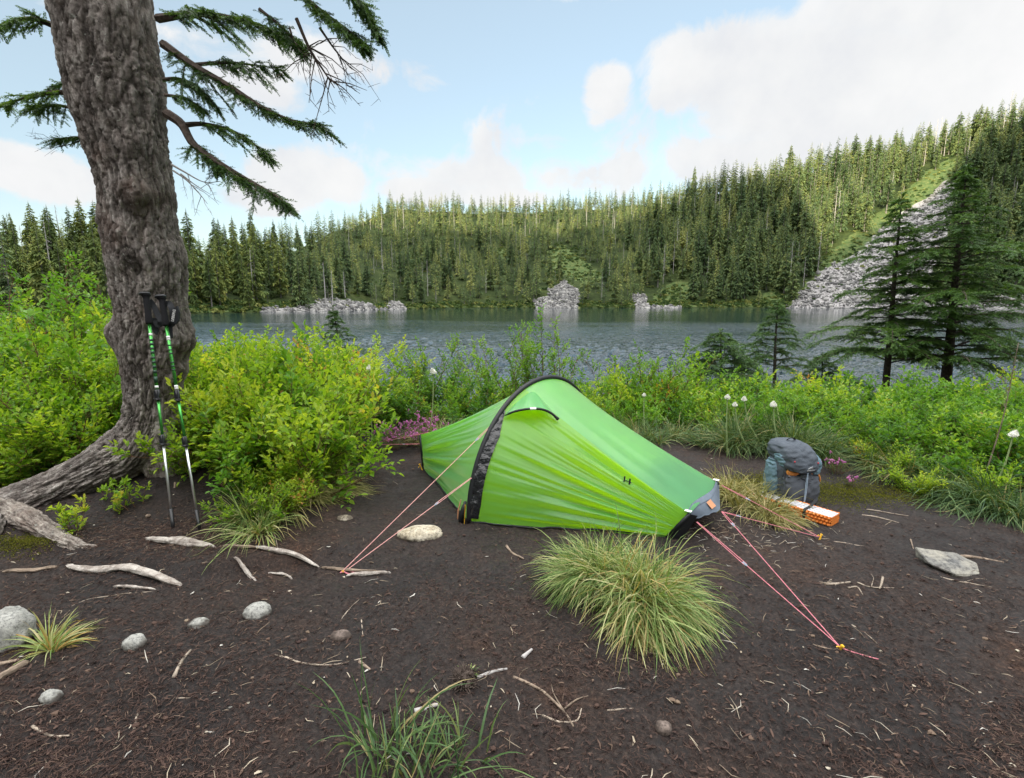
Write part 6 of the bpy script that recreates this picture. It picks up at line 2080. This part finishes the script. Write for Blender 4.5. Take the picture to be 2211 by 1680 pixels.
stick([(775, 1430), (800, 1448)], .008, 'stubby brown bark piece on the soil above the bottom blades', 'stick')
stick([(70, 1570), (110, 1590), (150, 1590)], .006, 'pale curved root end at the bottom left corner', 'pale_stick')
stick([(365, 1180), (400, 1165), (455, 1160), (500, 1140)], .003, 'thin dry stems beside the pole tips', 'pale_stick')
stick([(560, 1115), (590, 1150), (600, 1185)], .003, 'thin dry stem hanging over the straight pale root', 'pale_stick')
# thick bare shrub limb near the trunk foot
mb = MB()
pts = resample(np.array([GG(318, 1120) + [0, 0, .02], P(345, 1112, 3.12), P(372, 1085, 3.2), P(378, 1040, 3.25)]), 16)
mb.tube(pts, np.linspace(.010, .007, 16), 7)
tag(settle(mb.build('stick', M['stick'], smooth=True), GG(318, 1120)), 'bowed brown branch curving out of the shrubs behind the left pole tip', 'branch')
# dead stalk right
mb = MB()
b = P(2128, 1020, 3.7); tp = P(2198, 740, 3.7); mid = P(2165, 900, 3.7)
mb.tube(resample(np.array([b, mid, tp]), 16), np.linspace(.006, .002, 16), 5)
rg = np.random.default_rng(3)
for i in range(60):
    u = rg.uniform(.55, 1); p = b * (1 - u) ** 2 + 2 * mid * u * (1 - u) + tp * u * u
    mb.tube(np.array([p, p + unit(rg.normal(0, 1, 3) + [0, 0, 1]) * .03]), [.0014, .0008], 3, cap=False)
tag(settle(mb.build('dead_stalk', M['stick'], smooth=True), b), 'tall dry brown flower stalk leaning right in front of the right thicket', 'dead stalk')
# tufted dead stump
p = GG(1000, 1485)
mb = MB()
V0, F0 = ICO[3]
V = V0 * (1 + .35 * fbm(V0 * 3, 3, 9)[:, None]) * np.array([.042, .034, .038]) + p + np.array([0, .02, .015])
mb.add(V, F0)
rg = np.random.default_rng(8)
for i in range(170):
    d = unit(rg.normal(0, 1, 3) * np.array([1, 1, .7]) + [0, 0, .55])
    q = p + np.array([0, .02, .015]) + d * .034
    mb.tube(np.array([q, q + d * rg.uniform(.012, .03) + rg.normal(0, .006, 3)]), [.0035, .0012], 4, cap=False)
tag(settle(mb.build('stump', M['twig_wood']), p), 'small shaggy dead plant stump with a green tuft in the dark soil', 'stump')

# ================================================================== LITTER, MOSS
def litter_mesh(name, n, sampler, seed, lens, wids, thick, tints, label, zoff=.002, cat='litter'):
    rng = np.random.default_rng(seed)
    xy = sampler(rng, n)
    n = len(xy)
    z = gz(xy[:, 0], xy[:, 1]) + .004
    pn_ = xy
    z += .009 * fbm(pn_ * 24, 3, 11) + .006 * np.abs(vnoise(pn_ * 55, 21)) + .008 * np.maximum(0, fbm(pn_ * 12, 2, 31))
    a = rng.uniform(0, 6.283, n); L = rng.uniform(*lens, n) * rng.uniform(.5, 1, n); Wd = rng.uniform(*wids, n); Tk = rng.uniform(*thick, n)
    el = rng.normal(0, .22, n)
    d = np.stack([np.cos(a) * np.cos(el), np.sin(a) * np.cos(el), np.sin(el)], 1)
    s = unit(np.cross(d, np.array([0, 0, 1.0])) + rng.normal(0, .25, (n, 3)))
    u = unit(np.cross(s, d))
    c = np.stack([xy[:, 0], xy[:, 1], z + zoff], 1)
    bend = rng.normal(0, .14, n)[:, None] * L[:, None]
    A, C_, Bm = c - d * L[:, None] * .5, c + s * bend + u * L[:, None] * .06, c + d * L[:, None] * .5
    V = []
    for P_, f in ((A, .55), (C_, 1.0), (Bm, .4)):
        for k in range(3):
            an = k * 2.094
            V.append(P_ + s * (Wd * f * math.cos(an))[:, None] + u * (Tk * f * math.sin(an))[:, None])
    V = np.stack(V, 1)
    fs = []
    for r in (0, 3):
        for k in range(3):
            k2 = (k + 1) % 3
            fs.append([r + k, r + k2, r + 3 + k2, r + 3 + k])
    Fq = (np.array(fs)[None] + (np.arange(n) * 9)[:, None, None]).reshape(-1, 4)
    mb = MB(); mb.add(V.reshape(-1, 3), Fq, np.repeat(tints(rng, n), 9))
    return tag(mb.build(name, M['litter']), label, cat, kind='stuff')
def samp_near(rng, n):
    # denser close to the camera, by picture area
    px = rng.uniform(-60, 2270, n * 2); py = 900 + 800 * rng.random(n * 2) ** .8
    v = -(py * KP - 389) / F; h = (px * KP - 512) / F
    dy, dzv = CP + v * SP, -SP + v * CP
    t = -CH / dzv
    x, y = h * t, dy * t
    ok = (y < 5.2) & (y > .6) & (np.abs(x) < 5)
    return np.stack([x, y], 1)[ok][:n]
def samp_clump(rng, n):
    q = samp_near(rng, n * 3)
    m = fbm(q * 2.2, 3, 99) + .25 * sstep(.2, -1.8, q[:, 0])
    return q[m > .08 + rng.normal(0, .1, len(q))][:n]
litter_mesh('needle_litter', 30000, samp_near, 1, (.010, .034), (.0007, .0014), (.0006, .0012), lambda r, n: np.clip(r.beta(2, 2.6, n) * .85, 0, 1), 'brown needles and fibres scattered over the soil')
litter_mesh('needle_litter', 14000, samp_clump, 2, (.012, .045), (.001, .002), (.0008, .0015), lambda r, n: np.clip(.35 + r.normal(.15, .15, n), 0, .9), 'reddish brown needle mats in the hollows of the soil')
litter_mesh('wood_chips', 3200, samp_near, 3, (.008, .036), (.002, .006), (.001, .003), lambda r, n: np.clip(r.normal(.46, .22, n), 0, 1), 'chips of bark and wood scattered over the soil')
litter_mesh('straw_litter', 300, samp_near, 4, (.03, .11), (.0010, .0022), (.001, .0018), lambda r, n: np.clip(r.normal(.93, .05, n), 0, 1), 'pale straws and thin dry twigs strewn over the soil')
def samp_by_tent(rng, n):
    c = GG(1600, 1150)
    return c[:2] + rng.normal(0, 1, (n, 2)) * np.array([.28, .16])
litter_mesh('straw_litter', 260, samp_by_tent, 5, (.03, .10), (.0009, .0018), (.0009, .0015), lambda r, n: np.clip(r.normal(.93, .06, n), 0, 1), 'dry straws gathered on the soil beside the right tent end')
def samp_left(rng, n):
    c = GG(350, 1160)
    return c[:2] + rng.normal(0, 1, (n, 2)) * np.array([.45, .13])
litter_mesh('needle_litter', 5000, samp_left, 6, (.014, .04), (.0009, .0018), (.0008, .0014), lambda r, n: np.clip(.62 + r.normal(0, .14, n), 0, .92), 'rusty needle mat around the tips of the trekking poles')
# pebbles
rg = np.random.default_rng(12)
mb = MB()
q = samp_near(rg, 520)
for (x, y) in q:
    s = .003 + .008 * rg.random() ** 3
    V = ICO[1][0] * rg.uniform(.7, 1.3, (12, 1)) * s * np.array([1.2, 1, .7])
    mb.add(V + np.array([x, y, float(gz(x, y)) + .006]), ICO[1][1], rg.uniform(.2, .9) if rg.random() < .88 else .97)
tag(mb.build('pebbles', M['litter']), 'tiny grey pebbles pressed into the soil', 'pebbles', kind='stuff')
# moss
def moss(center, sx, sy, n, seed, label):
    rng = np.random.default_rng(seed)
    xy = np.array(center[:2]) + rng.normal(0, 1, (n, 2)) * np.array([sx, sy])
    z = gz(xy[:, 0], xy[:, 1]) + .004 + .01 * rng.random(n) + .010 * np.maximum(0, fbm(xy * 9, 2, 3))
    c = np.stack([xy[:, 0], xy[:, 1], z], 1)
    D = unit(rng.normal(0, 1, (n, 3)) * np.array([1, 1, .5]) + [0, 0, .7])
    mb = MB()
    leaf_mesh(mb, c, D, rng.normal(0, 1, (n, 3)) + [0, 0, .5], rng.uniform(.006, .014, n), rng.uniform(.003, .006, n), np.clip(rng.normal(.45, .2, n), 0, 1))
    return tag(mb.build('moss', M['moss']), label, 'moss', kind='stuff')
moss(GG(1830, 1065), .34, .12, 9000, 1, 'yellow green moss cushion right of the backpack')
moss(GG(1640, 1040), .2, .10, 3500, 2, 'moss strip behind the backpack grass')
moss(GG(60, 1185), .10, .04, 2200, 3, 'moss patch below the base of the big root')
moss(GG(960, 905), .5, .2, 6000, 4, 'olive ground moss behind the left tent end')
# ================================================================== SKY, SUN, CAMERA
W = bpy.data.worlds.new('World')
SC.world = W
W.use_nodes = True
wt = W.node_tree
wt.nodes.clear()
class WN(NT):
    def __init__(self, tree):
        self.t = tree
wn = WN(wt)
wo = wn.n('ShaderNodeOutputWorld')
bg = wn.n('ShaderNodeBackground')
wn.l(bg.outputs[0], wo.inputs[0])
skyt = wn.n('ShaderNodeTexSky', sky_type='NISHITA')
skyt.sun_disc = False
skyt.sun_elevation = SUN_EL
skyt.sun_rotation = SUN_AZ
skyt.altitude = 900
skyt.air_density = 1.0
skyt.dust_density = 1.2
skyt.ozone_density = 1.0
SKY = 0.15
dirv = wn.n('ShaderNodeTexCoord').outputs['Generated']
sx = wn.n('ShaderNodeSeparateXYZ'); wn.l(dirv, sx.inputs[0])
az = wn.math('ARCTAN2', sx.outputs[0], sx.outputs[1])
el = wn.math('ARCSINE', sx.outputs[2])
cv = wn.n('ShaderNodeCombineXYZ')
wn.l(az, cv.inputs[0]); wn.l(el, cv.inputs[1])
def azel(x, y):
    d = unit(ray(x, y)); return math.atan2(d[0], d[1]), math.asin(d[2])
CLOUDS = [  # photo point, half widths (2210 px), strength
    (60, 375, 190, 62, 1.0), (640, 385, 130, 75, 1.0), (745, 395, 75, 62, 1.0), (580, 420, 120, 60, .9), (900, 412, 120, 42, .9), (1080, 425, 160, 35, .75),
    (1310, 205, 62, 75, .9), (1285, 255, 50, 50, .6),
    (1560, 150, 190, 120, 1.05), (1800, 210, 420, 190, 1.1), (2150, 100, 380, 200, 1.1), (1700, 320, 420, 90, .8), (2100, -60, 500, 190, 1.0),
    (700, 130, 260, 70, .62), (560, 190, 120, 70, .55), (350, 60, 250, 60, .5), (1150, 300, 500, 90, .33), (1050, 380, 700, 70, .5), (1280, -50, 260, 60, .5)]
acc = None
for (x, y, wx_, wy_, s) in CLOUDS:
    a0, e0 = azel(x, y)
    a1, _ = azel(x + wx_, y); _, e1 = azel(x, y - wy_)
    mp = wn.n('ShaderNodeMapping')
    mp.inputs['Location'].default_value = (-a0 / (a1 - a0), -e0 / (e1 - e0), 0)
    mp.inputs['Scale'].default_value = (1 / (a1 - a0), 1 / (e1 - e0), 0)
    wn.l(cv.outputs[0], mp.inputs['Vector'])
    ln = wn.n('ShaderNodeVectorMath', operation='LENGTH')
    wn.l(mp.outputs[0], ln.inputs[0])
    v = wn.math('MULTIPLY', wn.math('SUBTRACT', 1.25, ln.outputs['Value']), s)
    acc = v if acc is None else wn.math('MAXIMUM', acc, v)
# the unseen sky dome: added cloud, overhead part boosted to brighten the shaded camp
n0 = wn.noise(2.2, 5, .55, dirv)
over = wn.math('MULTIPLY', wn.math('SUBTRACT', el, .56), 2.6)
back = wn.math('MULTIPLY', wn.math('SUBTRACT', wn.math('ABSOLUTE', az), 1.1), 1.6)
dome = wn.math('MINIMUM', wn.math('MAXIMUM', over, back), .62)
acc = wn.math('MAXIMUM', acc, dome)
n1 = wn.noise(7.5, 7, .62, dirv, .5)
acc = wn.math('ADD', acc, wn.math('MULTIPLY', wn.math('SUBTRACT', n1, .5), 1.75))
mask = wn.ramp(acc, [(.20, (0, 0, 0)), (.33, (.40, .40, .40)), (.46, (.95, .95, .95)), (.7, (1, 1, 1))])
n2 = wn.noise(5, 5, .6, dirv)
cl = wn.ramp(n2, [(.3, (.40, .41, .43)), (.5, (.45, .455, .46)), (.7, (.49, .49, .49))])
overhead_fill = wn.ramp(wn.math('ADD', over, 0), [(0, (1, 1, 1)), (1, (4.9, 4.8, 4.65))])
cl = wn.mix(1, cl, overhead_fill, 'MULTIPLY')
sc_ = wn.mix(1, skyt.outputs[0], (SKY * 1.0, SKY * 1.0, SKY * .93), 'MULTIPLY')
sc_ = wn.mix(.5, sc_, (.36, .42, .455))
CLOUD_OVER_STRENGTH = wn.mix(mask, sc_, cl)
wn.l(CLOUD_OVER_STRENGTH, bg.inputs['Color'])
bg.inputs['Strength'].default_value = 1.0

sun = bpy.data.lights.new('sun', 'SUN')
sun.energy = 5.0
sun.angle = rad(.5)
sun.color = (1.0, .88, .62)
so = bpy.data.objects.new('sun', sun)
COL.objects.link(so)
from mathutils import Vector
sd = Vector((Sh[0] * math.cos(SUN_EL), Sh[1] * math.cos(SUN_EL), math.sin(SUN_EL)))
so.rotation_euler = sd.to_track_quat('Z', 'Y').to_euler()
so.location = (0, 0, 30)

cam = bpy.data.cameras.new('camera')
cam.sensor_width = 36
cam.lens = F / 1024 * 36
cam.clip_start = .05
cam.clip_end = 5000
co = bpy.data.objects.new('camera', cam)
COL.objects.link(co)
co.location = (0, 0, CH)
co.rotation_euler = (math.pi / 2 - PITCH, 0, 0)
SC.camera = co
SC.view_settings.view_transform = 'Standard'
SC.view_settings.look = 'None'
SC.view_settings.exposure = 1.0
SC.view_settings.gamma = 1
SC.render.engine = 'CYCLES'
SC.cycles.max_bounces = 8
SC.cycles.transparent_max_bounces = 8
SC.cycles.use_denoising = True
